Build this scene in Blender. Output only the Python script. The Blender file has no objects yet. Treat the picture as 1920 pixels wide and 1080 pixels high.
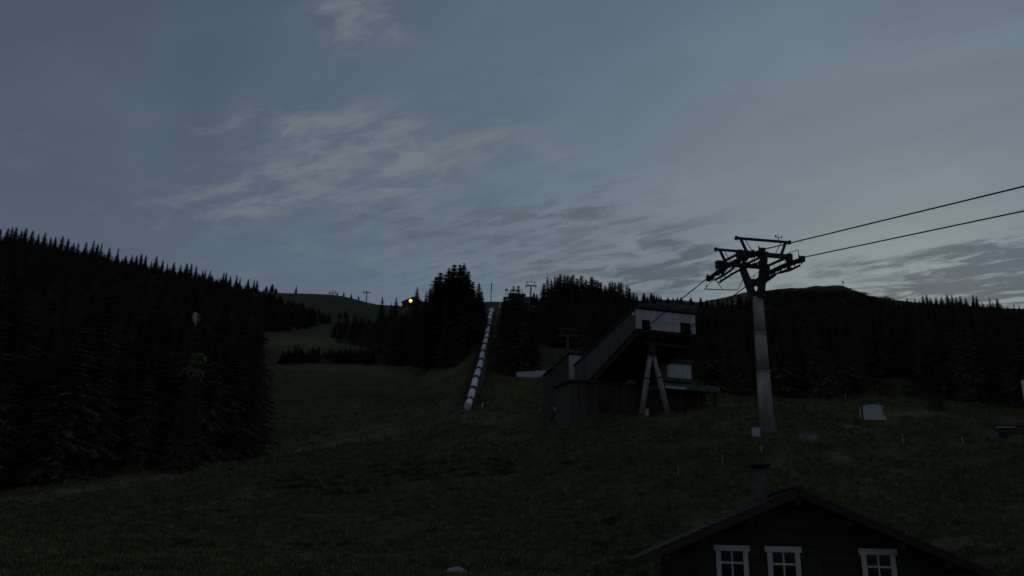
import bpy, math, random
import numpy as np
from mathutils import Vector, Matrix

# ------------------------------------------------------------------ camera, sky, light
scene = bpy.context.scene
COL = scene.collection
RNG = random.Random(11)
NR = np.random.default_rng(5)

F = 1500.0                      # focal length in photo pixels (1920 wide)
TH, RO = math.radians(16.1), math.radians(1.1)
CAM = np.array([0.0, 0.0, 8.0])
_r0 = np.array([1.0, 0, 0]); _f = np.array([0, math.cos(TH), math.sin(TH)]); _u0 = np.array([0, -math.sin(TH), math.cos(TH)])
_r = math.cos(RO) * _r0 + math.sin(RO) * _u0
_u = -math.sin(RO) * _r0 + math.cos(RO) * _u0

def ray(px, py):
    return _f + _r * ((px - 960) / F) + _u * ((540 - py) / F)
def at(px, py, D):
    """point seen at a photo pixel, at horizontal distance D from the camera"""
    d = ray(px, py)
    return CAM + d * (D / math.hypot(d[0], d[1]))
def on_plane(px, py, P, n):
    d = ray(px, py)
    return CAM + d * (((P - CAM) @ n) / (d @ n))
def proj(p):
    q = np.asarray(p, float) - CAM
    w = q @ _f
    return 960 + F * (q @ _r) / w, 540 - F * (q @ _u) / w

cam_d = bpy.data.cameras.new('camera')
cam_d.sensor_width = 36.0
cam_d.lens = 36.0 * F / 1920
cam_d.clip_start = 0.1
cam_d.clip_end = 20000
cam = bpy.data.objects.new('camera', cam_d)
COL.objects.link(cam)
M = Matrix(((_r[0], _u[0], -_f[0], CAM[0]), (_r[1], _u[1], -_f[1], CAM[1]), (_r[2], _u[2], -_f[2], CAM[2]), (0, 0, 0, 1)))
cam.matrix_world = M
scene.camera = cam

SUN_AZ, SUN_EL = 27.0, -4.0     # afterglow: the sun has set behind the right-hand ridge

world = bpy.data.worlds.new('World')
scene.world = world
world.use_nodes = True
wt = world.node_tree
wt.nodes.clear()
def wn(t, **k):
    n = wt.nodes.new(t)
    for a, v in k.items(): setattr(n, a, v)
    return n
def wl(a, b): wt.links.new(a, b)
def wmath(op, a, b=None, c=None, clamp=False):
    n = wn('ShaderNodeMath', operation=op, use_clamp=clamp)
    for i, v in enumerate((a, b, c)):
        if v is None: continue
        if isinstance(v, (int, float)): n.inputs[i].default_value = v
        else: wl(v, n.inputs[i])
    return n.outputs[0]
def wmix(fac, a, b, mode='MIX'):
    n = wn('ShaderNodeMix', data_type='RGBA', blend_type=mode)
    if isinstance(fac, (int, float)): n.inputs[0].default_value = fac
    else: wl(fac, n.inputs[0])
    for i, v in ((6, a), (7, b)):
        if isinstance(v, tuple): n.inputs[i].default_value = (*v, 1)
        else: wl(v, n.inputs[i])
    return n.outputs[2]
def wdot(vec, v3):
    n = wn('ShaderNodeVectorMath', operation='DOT_PRODUCT')
    wl(vec, n.inputs[0]); n.inputs[1].default_value = tuple(v3)
    return n.outputs['Value']
def wrange(v, a, b, c=0.0, d=1.0, smooth=True):
    n = wn('ShaderNodeMapRange', interpolation_type='SMOOTHSTEP' if smooth else 'LINEAR', clamp=True)
    wl(v, n.inputs['Value'])
    for k, x in (('From Min', a), ('From Max', b), ('To Min', c), ('To Max', d)): n.inputs[k].default_value = x
    return n.outputs[0]

tc = wn('ShaderNodeTexCoord')
nv = wn('ShaderNodeVectorMath', operation='NORMALIZE')
wl(tc.outputs['Generated'], nv.inputs[0])
D = nv.outputs[0]
sep = wn('ShaderNodeSeparateXYZ'); wl(D, sep.inputs[0])
dz = wmath('MAXIMUM', sep.outputs['Z'], 0.0)

sky = wn('ShaderNodeTexSky', sky_type='NISHITA')
sky.sun_disc = False
sky.sun_elevation = math.radians(SUN_EL)
sky.sun_rotation = math.radians(SUN_AZ)
sky.altitude = 1500
hsv = wn('ShaderNodeHueSaturation')
hsv.inputs['Saturation'].default_value = 0.55
hsv.inputs['Value'].default_value = 0.6
wl(sky.outputs[0], hsv.inputs['Color'])

# grey-blue dusk gradient: brightest and greenest over the set sun, slate blue away from it
gl = np.array([math.sin(math.radians(SUN_AZ)) * math.cos(0.14), math.cos(math.radians(SUN_AZ)) * math.cos(0.14), math.sin(0.14)])
ang = wmath('ARCCOSINE', wdot(D, gl))
near = wrange(ang, math.radians(72), math.radians(4), smooth=False)
ramp = wn('ShaderNodeValToRGB'); wl(near, ramp.inputs[0])
cr = ramp.color_ramp
cr.elements[0].position = 0.0; cr.elements[0].color = (0.050, 0.062, 0.095, 1)
cr.elements[1].position = 1.0; cr.elements[1].color = (0.262, 0.292, 0.280, 1)
for p, c in ((0.3, (0.060, 0.082, 0.129)), (0.6, (0.094, 0.129, 0.175)), (0.82, (0.148, 0.185, 0.212))):
    e = cr.elements.new(p); e.color = (*c, 1)
low = wrange(dz, 0.62, 0.12, smooth=False)
base = wmix(wmath('MULTIPLY', low, 0.24), ramp.outputs[0], (0.165, 0.21, 0.24))
base = wmix(0.06, base, hsv.outputs[0], 'ADD')

# clouds on a flat layer overhead, seen in perspective
plane = wn('ShaderNodeCombineXYZ')
den = wmath('ADD', dz, 0.10)
wl(wmath('DIVIDE', sep.outputs['X'], den), plane.inputs[0])
wl(wmath('DIVIDE', sep.outputs['Y'], den), plane.inputs[1])
def wnoise(scale, detail, rough, dist, rot, sc, off=(0, 0, 0)):
    m0 = wn('ShaderNodeMapping'); wl(plane.outputs[0], m0.inputs[0])
    m0.inputs['Rotation'].default_value = (0, 0, math.radians(rot))
    mp = wn('ShaderNodeMapping'); wl(m0.outputs[0], mp.inputs[0])
    mp.inputs['Scale'].default_value = sc
    mp.inputs['Location'].default_value = off
    n = wn('ShaderNodeTexNoise')
    n.inputs['Scale'].default_value = scale; n.inputs['Detail'].default_value = detail
    n.inputs['Roughness'].default_value = rough; n.inputs['Distortion'].default_value = dist
    wl(mp.outputs[0], n.inputs['Vector'])
    return n.outputs[0]
def blob(px, py, sx, sy, tilt=0.0):
    """soft elliptical region of the sky around one direction; sizes in photo pixels"""
    c = ray(px, py); c /= np.linalg.norm(c)
    t, s = math.radians(tilt), 0
    h = np.cross(c, (0, 0, 1)); h /= np.linalg.norm(h)
    v = np.cross(h, c)
    a = h * math.cos(t) + v * math.sin(t); b = -h * math.sin(t) + v * math.cos(t)
    ka, kb = F / sx, F / sy
    q = wmath('ADD', wmath('POWER', wmath('MULTIPLY', wdot(D, a), ka), 2.0), wmath('POWER', wmath('MULTIPLY', wdot(D, b), kb), 2.0))
    g = wmath('EXPONENT', wmath('MULTIPLY', q, -1.0))
    return wmath('MULTIPLY', g, wmath('GREATER_THAN', wdot(D, c), 0.0))
def total(bl):
    s = None
    for w, args in bl:
        g = wmath('MULTIPLY', blob(*args), w)
        s = g if s is None else wmath('ADD', s, g)
    return s
wisp = wnoise(7.0, 10, 0.67, 0.30, 30, (0.9, 1.8, 1))
puff = wnoise(7.6, 10, 0.64, 0.35, 32, (0.75, 1.7, 1), (3.1, 1.7, 0))
light = total([(1.15, (650, 35, 70, 45, 15)), (0.7, (740, 52, 40, 22)), (0.5, (540, 235, 170, 38, 5)), (0.8, (690, 245, 150, 50, 10)), (0.9, (880, 270, 140, 40, 12)), (0.55, (1010, 290, 80, 25)),
               (0.6, (520, 330, 190, 38, 18)), (0.6, (430, 395, 110, 30, 14)), (0.6, (700, 340, 200, 45, 12)), (0.5, (860, 400, 220, 60)), (0.22, (25, 275, 50, 40)), (0.2, (370, 240, 70, 30)),
               (0.5, (1120, 520, 200, 40)), (0.35, (760, 480, 300, 50))])
lf = wmath('MULTIPLY', wmath('MINIMUM', wmath('MULTIPLY', light, 1.25), 1.0), wrange(wmath('ADD', wisp, wmath('MULTIPLY', light, 0.10)), 0.46, 0.72))
lf = wmath('MULTIPLY', lf, 0.62)
base = wmix(lf, base, (0.160, 0.190, 0.200))
dark = total([(2.0, (1860, 526, 165, 42, 5)), (0.8, (1760, 478, 110, 17, 8)), (0.7, (1510, 518, 80, 24, 10)), (0.95, (1260, 520, 140, 42, 12)), (0.55, (1250, 455, 110, 45, 10)),
              (0.55, (1090, 385, 130, 45)), (0.45, (950, 440, 220, 60)), (0.5, (1080, 500, 150, 30)), (0.35, (780, 515, 240, 30)), (0.55, (1600, 553, 70, 14)), (0.7, (1620, 495, 25, 8)),
              (0.35, (700, 400, 180, 50))])
df = wmath('MULTIPLY', wmath('MINIMUM', wmath('MULTIPLY', dark, 1.3), 1.0), wrange(wmath('ADD', puff, wmath('MULTIPLY', wmath('MINIMUM', dark, 1.7), 0.10)), 0.49, 0.66))
df = wmath('MULTIPLY', df, 0.80)
base = wmix(df, base, (0.074, 0.088, 0.106))
# faint uneven veil everywhere
veil = wrange(wnoise(2.2, 6, 0.6, 0.6, 40, (1, 1.6, 1), (7, 2, 0)), 0.3, 0.75, 0.94, 1.06)
vm = wn('ShaderNodeVectorMath', operation='SCALE'); wl(base, vm.inputs[0]); wl(veil, vm.inputs['Scale'])
bg = wn('ShaderNodeBackground'); wl(vm.outputs[0], bg.inputs['Color']); bg.inputs['Strength'].default_value = 1.18
wo = wn('ShaderNodeOutputWorld'); wl(bg.outputs[0], wo.inputs['Surface'])

sun_d = bpy.data.lights.new('afterglow', 'SUN')
sun_d.energy = 0.03
sun_d.angle = math.radians(25)
sun_d.color = (1.0, 0.93, 0.85)
sun = bpy.data.objects.new('afterglow', sun_d)
COL.objects.link(sun)
sv = Vector((math.sin(math.radians(SUN_AZ)) * math.cos(math.radians(8)), math.cos(math.radians(SUN_AZ)) * math.cos(math.radians(8)), math.sin(math.radians(8))))
sun.rotation_euler = (sv).to_track_quat('Z', 'Y').to_euler()

scene.view_settings.view_transform = 'Standard'
scene.view_settings.look = 'None'
scene.view_settings.gamma = 1.0
scene.view_settings.use_curve_mapping = False
scene.view_settings.exposure = 0.0

# ------------------------------------------------------------------ helpers
def tag(o, label=None, cat=None, group=None, kind=None):
    if label: o['label'] = label
    if cat: o['category'] = cat
    if group: o['group'] = group
    if kind: o['kind'] = kind
    return o
def empty(name, loc, rz=0.0):
    o = bpy.data.objects.new(name, None)
    o.empty_display_size = 0.3
    COL.objects.link(o)
    o.location = Vector(loc); o.rotation_euler = (0, 0, rz)
    return o
def copy_tree(o, parent=None):
    c = o.copy(); COL.objects.link(c); c.parent = parent
    for ch in o.children: copy_tree(ch, c)
    return c

class MB:
    """collects shapes, builds ONE mesh object"""
    def __init__(s): s.v = []; s.f = []
    def add(s, vs, fs):
        b = len(s.v); s.v += [tuple(map(float, q)) for q in vs]; s.f += [tuple(i + b for i in f) for f in fs]; return s
    def hexa(s, p):      # p: 4 bottom + 4 top, both counter-clockwise
        return s.add(p, [(3, 2, 1, 0), (4, 5, 6, 7), (0, 1, 5, 4), (1, 2, 6, 5), (2, 3, 7, 6), (3, 0, 4, 7)])
    def box(s, x0, x1, y0, y1, z0, z1):
        return s.hexa([(x0, y0, z0), (x1, y0, z0), (x1, y1, z0), (x0, y1, z0), (x0, y0, z1), (x1, y0, z1), (x1, y1, z1), (x0, y1, z1)])
    def bar(s, a, b, w, h=None, up=(0, 0, 1)):
        a, b = Vector(a), Vector(b); h = h or w
        d = (b - a).normalized(); x = d.cross(Vector(up))
        if x.length < 1e-4: x = d.cross(Vector((1, 0, 0)))
        x.normalize(); y = x.cross(d)
        x *= w / 2; y *= h / 2
        return s.hexa([a - x - y, a + x - y, a + x + y, a - x + y, b - x - y, b + x - y, b + x + y, b - x + y])
    def tube(s, pts, rads, n=10, cap=True):
        pts = [Vector(p) for p in pts]
        if not isinstance(rads, (list, tuple)): rads = [rads] * len(pts)
        base = len(s.v); ref = None
        for i, p in enumerate(pts):
            d = (pts[min(i + 1, len(pts) - 1)] - pts[max(i - 1, 0)]).normalized()
            x = d.cross(Vector((0, 0, 1)) if abs(d.z) < 0.95 else Vector((0, 1, 0))).normalized()
            y = x.cross(d)
            for k in range(n):
                t = 2 * math.pi * k / n
                s.v.append(tuple(p + (x * math.cos(t) + y * math.sin(t)) * rads[i]))
        for i in range(len(pts) - 1):
            for k in range(n):
                a = base + i * n + k; b = base + i * n + (k + 1) % n
                s.f.append((a, a + n, b + n, b))
        if cap:
            s.f.append(tuple(base + k for k in range(n)))
            s.f.append(tuple(base + (len(pts) - 1) * n + k for k in reversed(range(n))))
        return s
    def prism(s, poly, d):   # poly: list of 3D points, extruded along d
        n = len(poly); d = Vector(d)
        vs = [Vector(p) for p in poly] + [Vector(p) + d for p in poly]
        fs = [tuple(reversed(range(n))), tuple(range(n, 2 * n))] + [(i, (i + 1) % n, (i + 1) % n + n, i + n) for i in range(n)]
        return s.add(vs, fs)
    def mesh(s, name, mat, smooth=False):
        m = bpy.data.meshes.new(name)
        m.from_pydata(s.v, [], s.f)
        import bmesh
        bm = bmesh.new(); bm.from_mesh(m); bmesh.ops.recalc_face_normals(bm, faces=bm.faces[:]); bm.to_mesh(m); bm.free()
        if mat: m.materials.append(mat)
        if smooth:
            m.polygons.foreach_set('use_smooth', [True] * len(m.polygons))
        return m
    def build(s, name, mat, parent=None, smooth=False, bevel=0.0):
        o = bpy.data.objects.new(name, s.mesh(name, mat, smooth))
        COL.objects.link(o); o.parent = parent
        if bevel:
            b = o.modifiers.new('bevel', 'BEVEL'); b.width = bevel; b.segments = 2; b.limit_method = 'ANGLE'
        return o

# ------------------------------------------------------------------ materials
def material(name, c1, c2=None, scale=4.0, rough=0.8, bump=0.0, metallic=0.0, c3=None, stretch=(1, 1, 1), perobj=0.0, coords='Object', spec=0.3):
    m = bpy.data.materials.new(name); m.use_nodes = True
    t = m.node_tree; N = t.nodes; L = t.links
    p = N['Principled BSDF']
    p.inputs['Roughness'].default_value = rough; p.inputs['Metallic'].default_value = metallic
    p.inputs['Specular IOR Level'].default_value = spec
    c2 = c2 or tuple(x * 0.75 for x in c1)
    co = N.new('ShaderNodeTexCoord'); mp = N.new('ShaderNodeMapping'); mp.inputs['Scale'].default_value = stretch
    L.new(co.outputs[coords], mp.inputs[0])
    n = N.new('ShaderNodeTexNoise'); n.inputs['Scale'].default_value = scale; n.inputs['Detail'].default_value = 7; n.inputs['Roughness'].default_value = 0.62
    L.new(mp.outputs[0], n.inputs['Vector'])
    r = N.new('ShaderNodeValToRGB'); L.new(n.outputs[0], r.inputs[0])
    r.color_ramp.elements[0].position = 0.34; r.color_ramp.elements[0].color = (*c2, 1)
    r.color_ramp.elements[1].position = 0.66; r.color_ramp.elements[1].color = (*c1, 1)
    if c3:
        e = r.color_ramp.elements.new(0.8); e.color = (*c3, 1)
    out = r.outputs[0]
    if perobj:
        oi = N.new('ShaderNodeObjectInfo')
        mr = N.new('ShaderNodeMapRange'); mr.inputs['To Min'].default_value = 1 - perobj; mr.inputs['To Max'].default_value = 1 + perobj
        L.new(oi.outputs['Random'], mr.inputs['Value'])
        vs = N.new('ShaderNodeVectorMath'); vs.operation = 'SCALE'; L.new(out, vs.inputs[0]); L.new(mr.outputs[0], vs.inputs['Scale'])
        out = vs.outputs[0]
    L.new(out, p.inputs['Base Color'])
    if bump:
        b = N.new('ShaderNodeBump'); b.inputs['Strength'].default_value = bump; b.inputs['Distance'].default_value = 0.05
        L.new(n.outputs[0], b.inputs['Height']); L.new(b.outputs[0], p.inputs['Normal'])
    return m

MAT = dict(
    needle=material('needle', (0.112, 0.116, 0.066), (0.072, 0.076, 0.043), 9.0, 0.85, perobj=0.35, spec=0.1),
    bark=material('bark', (0.07, 0.055, 0.042), (0.035, 0.028, 0.022), 20, 0.95, 0.5, stretch=(1, 1, .2)),
    leaf=material('leaf', (0.22, 0.235, 0.12), (0.14, 0.16, 0.08), 3.0, 0.8, perobj=0.2, spec=0.1),
    shrub=material('shrub', (0.060, 0.062, 0.032), (0.034, 0.036, 0.020), 3.0, 0.9, perobj=0.3, spec=0.1),
    grass=material('grass_blade', (0.185, 0.190, 0.076), (0.125, 0.150, 0.055), 0.15, 0.85, perobj=0.45, spec=0.1, coords='Generated'),
    drygrass=material('dry_grass_blade', (0.34, 0.31, 0.17), (0.24, 0.225, 0.12), 0.15, 0.85, perobj=0.4, spec=0.1, coords='Generated'),
    steel=material('steel', (0.30, 0.31, 0.31), (0.22, 0.23, 0.23), 3.0, 0.55, 0.1, 0.3),
    darksteel=material('dark_steel', (0.055, 0.056, 0.058), (0.035, 0.036, 0.038), 5.0, 0.6, 0.1, 0.4),
    rope=material('rope_steel', (0.035, 0.036, 0.037), (0.022, 0.022, 0.023), 30.0, 0.55, 0.2, 0.5),
    galv=material('galvanised_column', (0.50, 0.465, 0.41), (0.23, 0.215, 0.19), 1.3, 0.85, 0.15, 0.0, stretch=(1, 1, .35)),
    rubber=material('rubber', (0.02, 0.02, 0.02), None, 5, 0.8),
    panel=material('pale_cladding', (0.66, 0.66, 0.63), (0.50, 0.50, 0.485), 1.3, 0.6, 0.12, stretch=(1, 1, .4), perobj=0.12),
    sidepanel=material('grey_cladding', (0.130, 0.130, 0.112), (0.085, 0.086, 0.075), 1.1, 0.65, 0.15, stretch=(1, 1, .4), perobj=0.15),
    greywood=material('grey_timber', (0.125, 0.108, 0.088), (0.070, 0.060, 0.050), 4.0, 0.9, 0.4, stretch=(1, 1, .3), perobj=0.3),
    darkclad=material('dark_cladding', (0.080, 0.078, 0.068), (0.050, 0.050, 0.044), 1.1, 0.75, 0.15, perobj=0.15),
    roof=material('roof_sheet', (0.075, 0.078, 0.072), (0.050, 0.052, 0.048), 1.0, 0.6, 0.15),
    greenroof=material('green_grey_sheet', (0.115, 0.15, 0.125), (0.075, 0.10, 0.085), 1.2, 0.6, 0.1),
    darkwood=material('dark_timber', (0.070, 0.048, 0.034), (0.036, 0.024, 0.018), 5.0, 0.85, 0.4, stretch=(.25, 1, 3), perobj=0.3),
    oldwood=material('weathered_timber', (0.10, 0.08, 0.06), (0.055, 0.045, 0.035), 5.0, 0.85, 0.4, stretch=(.25, 1, 3), perobj=0.3),
    palewood=material('pale_plank', (0.52, 0.45, 0.34), (0.36, 0.30, 0.22), 4.0, 0.8, 0.3, stretch=(.25, 1, 3), perobj=0.2),
    redwood=material('red_brown_sheet', (0.24, 0.14, 0.11), (0.15, 0.09, 0.07), 3.0, 0.8, 0.2),
    chaletroof=material('chalet_roof', (0.060, 0.056, 0.044), (0.034, 0.034, 0.026), 2.2, 0.85, 0.4, perobj=0.15),
    trim=material('white_trim', (0.78, 0.77, 0.74), (0.62, 0.61, 0.59), 6.0, 0.6, 0.1),
    shutter=material('green_shutter', (0.042, 0.070, 0.042), (0.026, 0.045, 0.028), 5.0, 0.75, 0.15),
    plaster=material('chimney_plaster', (0.15, 0.138, 0.12), (0.085, 0.08, 0.07), 3.0, 0.9, 0.3),
    white=material('white_paint', (0.62, 0.63, 0.65), (0.48, 0.49, 0.51), 2.0, 0.5, 0.08, perobj=0.08),
    offwhite=material('dull_white_sheet', (0.62, 0.62, 0.60), (0.50, 0.50, 0.49), 1.6, 0.65, 0.1),
    pipe=material('pipe_white', (0.90, 0.90, 0.90), (0.74, 0.74, 0.74), 1.2, 0.42, 0.05, 0.45, perobj=0.08),
    concrete=material('concrete', (0.21, 0.205, 0.19), (0.12, 0.118, 0.108), 2.5, 0.9, 0.3),
    stone=material('stone', (0.16, 0.15, 0.14), (0.07, 0.067, 0.062), 2.0, 0.9, 0.6),
    palestone=material('pale_stone', (0.40, 0.41, 0.38), (0.22, 0.22, 0.20), 2.5, 0.9, 0.6),
    yellow=material('dull_yellow', (0.52, 0.37, 0.10), (0.32, 0.22, 0.06), 3.0, 0.7, 0.2),
    black=material('matt_black', (0.015, 0.015, 0.015), None, 4, 0.8),
    pinkwall=material('pinkish_wall', (0.62, 0.42, 0.35), (0.50, 0.33, 0.28), 2.0, 0.8, 0.1),
    teal=material('teal_sheet', (0.15, 0.30, 0.26), (0.10, 0.22, 0.19), 2.0, 0.7, 0.1),
)
def glass(name, col):
    m = bpy.data.materials.new(name); m.use_nodes = True
    p = m.node_tree.nodes['Principled BSDF']
    n = m.node_tree.nodes.new('ShaderNodeTexNoise'); n.inputs['Scale'].default_value = 1.5
    mr = m.node_tree.nodes.new('ShaderNodeMapRange'); mr.inputs['To Min'].default_value = 0.04; mr.inputs['To Max'].default_value = 0.12
    m.node_tree.links.new(n.outputs[0], mr.inputs['Value']); m.node_tree.links.new(mr.outputs[0], p.inputs['Roughness'])
    p.inputs['Base Color'].default_value = (*col, 1); p.inputs['Specular IOR Level'].default_value = 0.25
    return m
MAT['pane'] = glass('dark_pane', (0.006, 0.006, 0.007))
def emitter(name, col, strength):
    m = bpy.data.materials.new(name); m.use_nodes = True
    p = m.node_tree.nodes['Principled BSDF']
    p.inputs['Base Color'].default_value = (*col, 1)
    p.inputs['Emission Color'].default_value = (*col, 1); p.inputs['Emission Strength'].default_value = strength
    return m
MAT['lamp'] = emitter('lamp_glow', (1.0, 0.40, 0.075), 2.3)
MAT['litwin'] = emitter('lit_window', (1.0, 0.62, 0.40), 0.45)

# ------------------------------------------------------------------ terrain
RS = np.array([25, 40, 60, 80, 110, 150, 200, 300, 360, 450, 650, 950, 1500.])
TAB = {
    -250: [1150, 1075, 1020, 985, 945, 885, 820, 720, 655, 590, 480, 540, 640],
    0:    [1150, 1065, 1012, 965, 918, 850, 780, 675, 620, 555, 468, 520, 620],
    250:  [1155, 1065, 1008, 952, 893, 835, 765, 665, 615, 562, 505, 545, 640],
    400:  [1160, 1068, 1008, 950, 885, 840, 772, 675, 630, 580, 532, 570, 640],
    500:  [1160, 1070, 1008, 950, 885, 840, 776, 680, 640, 590, 548, 585, 650],
    620:  [1160, 1070, 1008, 950, 885, 835, 772, 682, 645, 604, 553, 600, 660],
    750:  [1160, 1070, 1005, 940, 875, 822, 762, 678, 630, 577, 592, 640, 700],
    880:  [1160, 1070, 1000, 930, 850, 778, 715, 600, 572, 582, 635, 690, 760],
    920:  [1160, 1070, 1000, 930, 850, 778, 708, 588, 566, 580, 635, 690, 760],
    1000: [1165, 1070, 985, 905, 830, 778, 706, 605, 568, 580, 630, 690, 760],
    1090: [1220, 1085, 965, 860, 762, 722, 688, 628, 602, 576, 580, 620, 700],
    1250: [1280, 1130, 930, 825, 755, 722, 692, 638, 608, 578, 564, 600, 680],
    1430: [1300, 1160, 925, 804, 758, 735, 716, 682, 662, 630, 580, 551, 640],
    1500: [1300, 1160, 925, 814, 762, 736, 716, 682, 662, 632, 584, 547, 640],
    1575: [1300, 1155, 928, 824, 765, 737, 715, 682, 663, 632, 588, 543, 640],
    1640: [1300, 1150, 930, 832, 770, 738, 714, 682, 664, 634, 592, 560, 640],
    1800: [1280, 1120, 920, 832, 778, 746, 720, 684, 667, 642, 600, 577, 650],
    1920: [1260, 1100, 910, 830, 784, 760, 737, 692, 674, 648, 604, 584, 660],
    2250: [1250, 1090, 915, 852, 802, 772, 748, 704, 686, 660, 614, 604, 680],
}
def pchip(x, y, xq):
    """monotone cubic, x 1D ascending, y (n,), clamped outside"""
    x = np.asarray(x, float); y = np.asarray(y, float)
    h = np.diff(x); dl = np.diff(y) / h
    m = np.zeros_like(y)
    for i in range(1, len(y) - 1):
        if dl[i - 1] * dl[i] > 0:
            w1, w2 = 2 * h[i] + h[i - 1], h[i] + 2 * h[i - 1]
            m[i] = (w1 + w2) / (w1 / dl[i - 1] + w2 / dl[i])
    m[0], m[-1] = dl[0], dl[-1]
    xc = np.clip(xq, x[0], x[-1])
    k = np.clip(np.searchsorted(x, xc) - 1, 0, len(h) - 1)
    t = (xc - x[k]) / h[k]
    return ((1 + 2 * t) * (1 - t) ** 2 * y[k] + t * (1 - t) ** 2 * h[k] * m[k] + t * t * (3 - 2 * t) * y[k + 1] + t * t * (t - 1) * h[k] * m[k + 1])

AZ = np.concatenate([np.arange(-180, -46, 4.0), np.arange(-46, -36, 0.8), np.arange(-36, 36.01, 0.17), np.arange(36.8, 46, 0.8), np.arange(46, 180.1, 4.0)])
RR = np.concatenate([[0.5, 2, 6, 12], np.geomspace(18, 1500, 400), [2200, 4000, 7000]])
rows_az, rows_z = [], []
for j, rr in enumerate(RS):
    a, z = [], []
    for px in sorted(TAB):
        p = at(px, TAB[px][j], rr)
        a.append(math.degrees(math.atan2(p[0], p[1]))); z.append(p[2])
    rows_az.append(a); rows_z.append(z)
grid = np.zeros((len(AZ), len(RS)))
valley = 3.0 - 0.045 * RS
for j in range(len(RS)):
    a, z = rows_az[j], rows_z[j]
    full_a = [-180, -75] + list(a) + [75, 180]
    full_z = [valley[j], 0.6 * z[0] + 0.4 * valley[j]] + list(z) + [0.6 * z[-1] + 0.4 * valley[j], valley[j]]
    grid[:, j] = pchip(full_a, full_z, AZ)
H = np.zeros((len(AZ), len(RR)))
lr = np.log(RS)
for i in range(len(AZ)):
    zz = pchip(lr, grid[i], np.log(np.clip(RR, RS[0], RS[-1])))
    fo = np.clip((25 - RR) / 15, 0, 1)
    H[i] = zz * (1 - fo) + 3.0 * fo
    H[i, RR > 1600] -= (RR[RR > 1600] - 1500) * 0.06
X = np.sin(np.radians(AZ))[:, None] * RR[None]
Y = np.cos(np.radians(AZ))[:, None] * RR[None]
_VT = {}
def vnoise(x, y, seed):
    if seed not in _VT: _VT[seed] = np.random.default_rng(seed).random((256, 256))
    T = _VT[seed]
    xi, yi = np.floor(x).astype(int), np.floor(y).astype(int); fx, fy = x - xi, y - yi
    fx, fy = fx * fx * (3 - 2 * fx), fy * fy * (3 - 2 * fy)
    g = lambda a, b: T[a % 256, b % 256]
    return (g(xi, yi) * (1 - fx) + g(xi + 1, yi) * fx) * (1 - fy) + (g(xi, yi + 1) * (1 - fx) + g(xi + 1, yi + 1) * fx) * fy - 0.5
def bumps(x, y):
    r = np.hypot(x, y)
    k = np.clip((r - 15) / 25, 0, 1) * np.clip(1.6 - r / 400, 0.25, 1)
    return k * (0.95 * vnoise(x / 10, y / 10, 1) + 0.5 * vnoise(x / 3.6, y / 3.6, 2) + 0.2 * vnoise(x / 1.7, y / 1.7, 3))
FARK = np.clip((RR[None, :] - 640) / 160, 0, 1) * (RR[None, :] < 1400) * (np.clip((AZ - 11) / 3, 0, 1) * np.clip((25.5 - AZ) / 2, 0, 1))[:, None]
H = H + bumps(X, Y) + FARK * (7 * vnoise(X / 60, Y / 60, 31) + 4.5 * vnoise(X / 22, Y / 22, 32) + 2.2 * vnoise(X / 9, Y / 9, 33))
LRR = np.log(RR)
def ground_z(x, y):
    r = max(math.hypot(x, y), 0.6); a = math.degrees(math.atan2(x, y))
    i = min(max(int(np.searchsorted(AZ, a)) - 1, 0), len(AZ) - 2); j = min(max(int(np.searchsorted(RR, r)) - 1, 0), len(RR) - 2)
    s = (a - AZ[i]) / (AZ[i + 1] - AZ[i]); t = (r - RR[j]) / (RR[j + 1] - RR[j])
    return float((H[i, j] * (1 - t) + H[i, j + 1] * t) * (1 - s) + (H[i + 1, j] * (1 - t) + H[i + 1, j + 1] * t) * s)
def ground_hit(px, py, r0=24.0):
    d = ray(px, py); hl = math.hypot(d[0], d[1]); prev = None
    r = r0
    while r < 1500:
        p = CAM + d * (r / hl)
        if p[2] <= ground_z(p[0], p[1]):
            lo, hi = r / 1.012, r
            for _ in range(14):
                m = (lo + hi) / 2; p = CAM + d * (m / hl)
                if p[2] <= ground_z(p[0], p[1]): hi = m
                else: lo = m
            p = CAM + d * (hi / hl); return np.array([p[0], p[1], ground_z(p[0], p[1])])
        r *= 1.012
    return None
def drop(p, sink=0.0):
    return np.array([p[0], p[1], ground_z(p[0], p[1]) - sink])

# forest / zone polygons, drawn on the ground as it is seen
def inside(poly, x, y):
    c = False; n = len(poly)
    for i in range(n):
        x1, y1 = poly[i]; x2, y2 = poly[i - 1]
        if (y1 > y) != (y2 > y) and x < (x2 - x1) * (y - y1) / (y2 - y1) + x1: c = not c
    return c
POLY = dict(
    left=[(-400, 985), (0, 922), (250, 886), (400, 866), (460, 852), (468, 800), (470, 700), (478, 640), (500, 622), (560, 616), (618, 604), (615, 585), (560, 574), (522, 556), (500, 546), (380, 506), (0, 440), (-400, 420)],
    mid=[(640, 600), (622, 640), (690, 652), (704, 676), (760, 688), (862, 690), (884, 650), (902, 605), (908, 568), (850, 560), (760, 572), (700, 586)],
    clump=[(938, 700), (934, 640), (938, 590), (940, 566), (1000, 566), (1002, 640), (1000, 698), (965, 706)],
    right=[(1003, 560), (1004, 648), (1080, 655), (1200, 690), (1300, 700), (1340, 738), (1450, 746), (1600, 752), (1614, 712), (1700, 708), (1745, 745), (1850, 768), (2350, 792), (2350, 560), (1900, 580), (1660, 566), (1600, 585), (1500, 588), (1430, 578), (1200, 562)],
)
SHRUBS = [(520, 676), (540, 668), (600, 666), (700, 674), (704, 684), (640, 682), (520, 682)]
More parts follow.
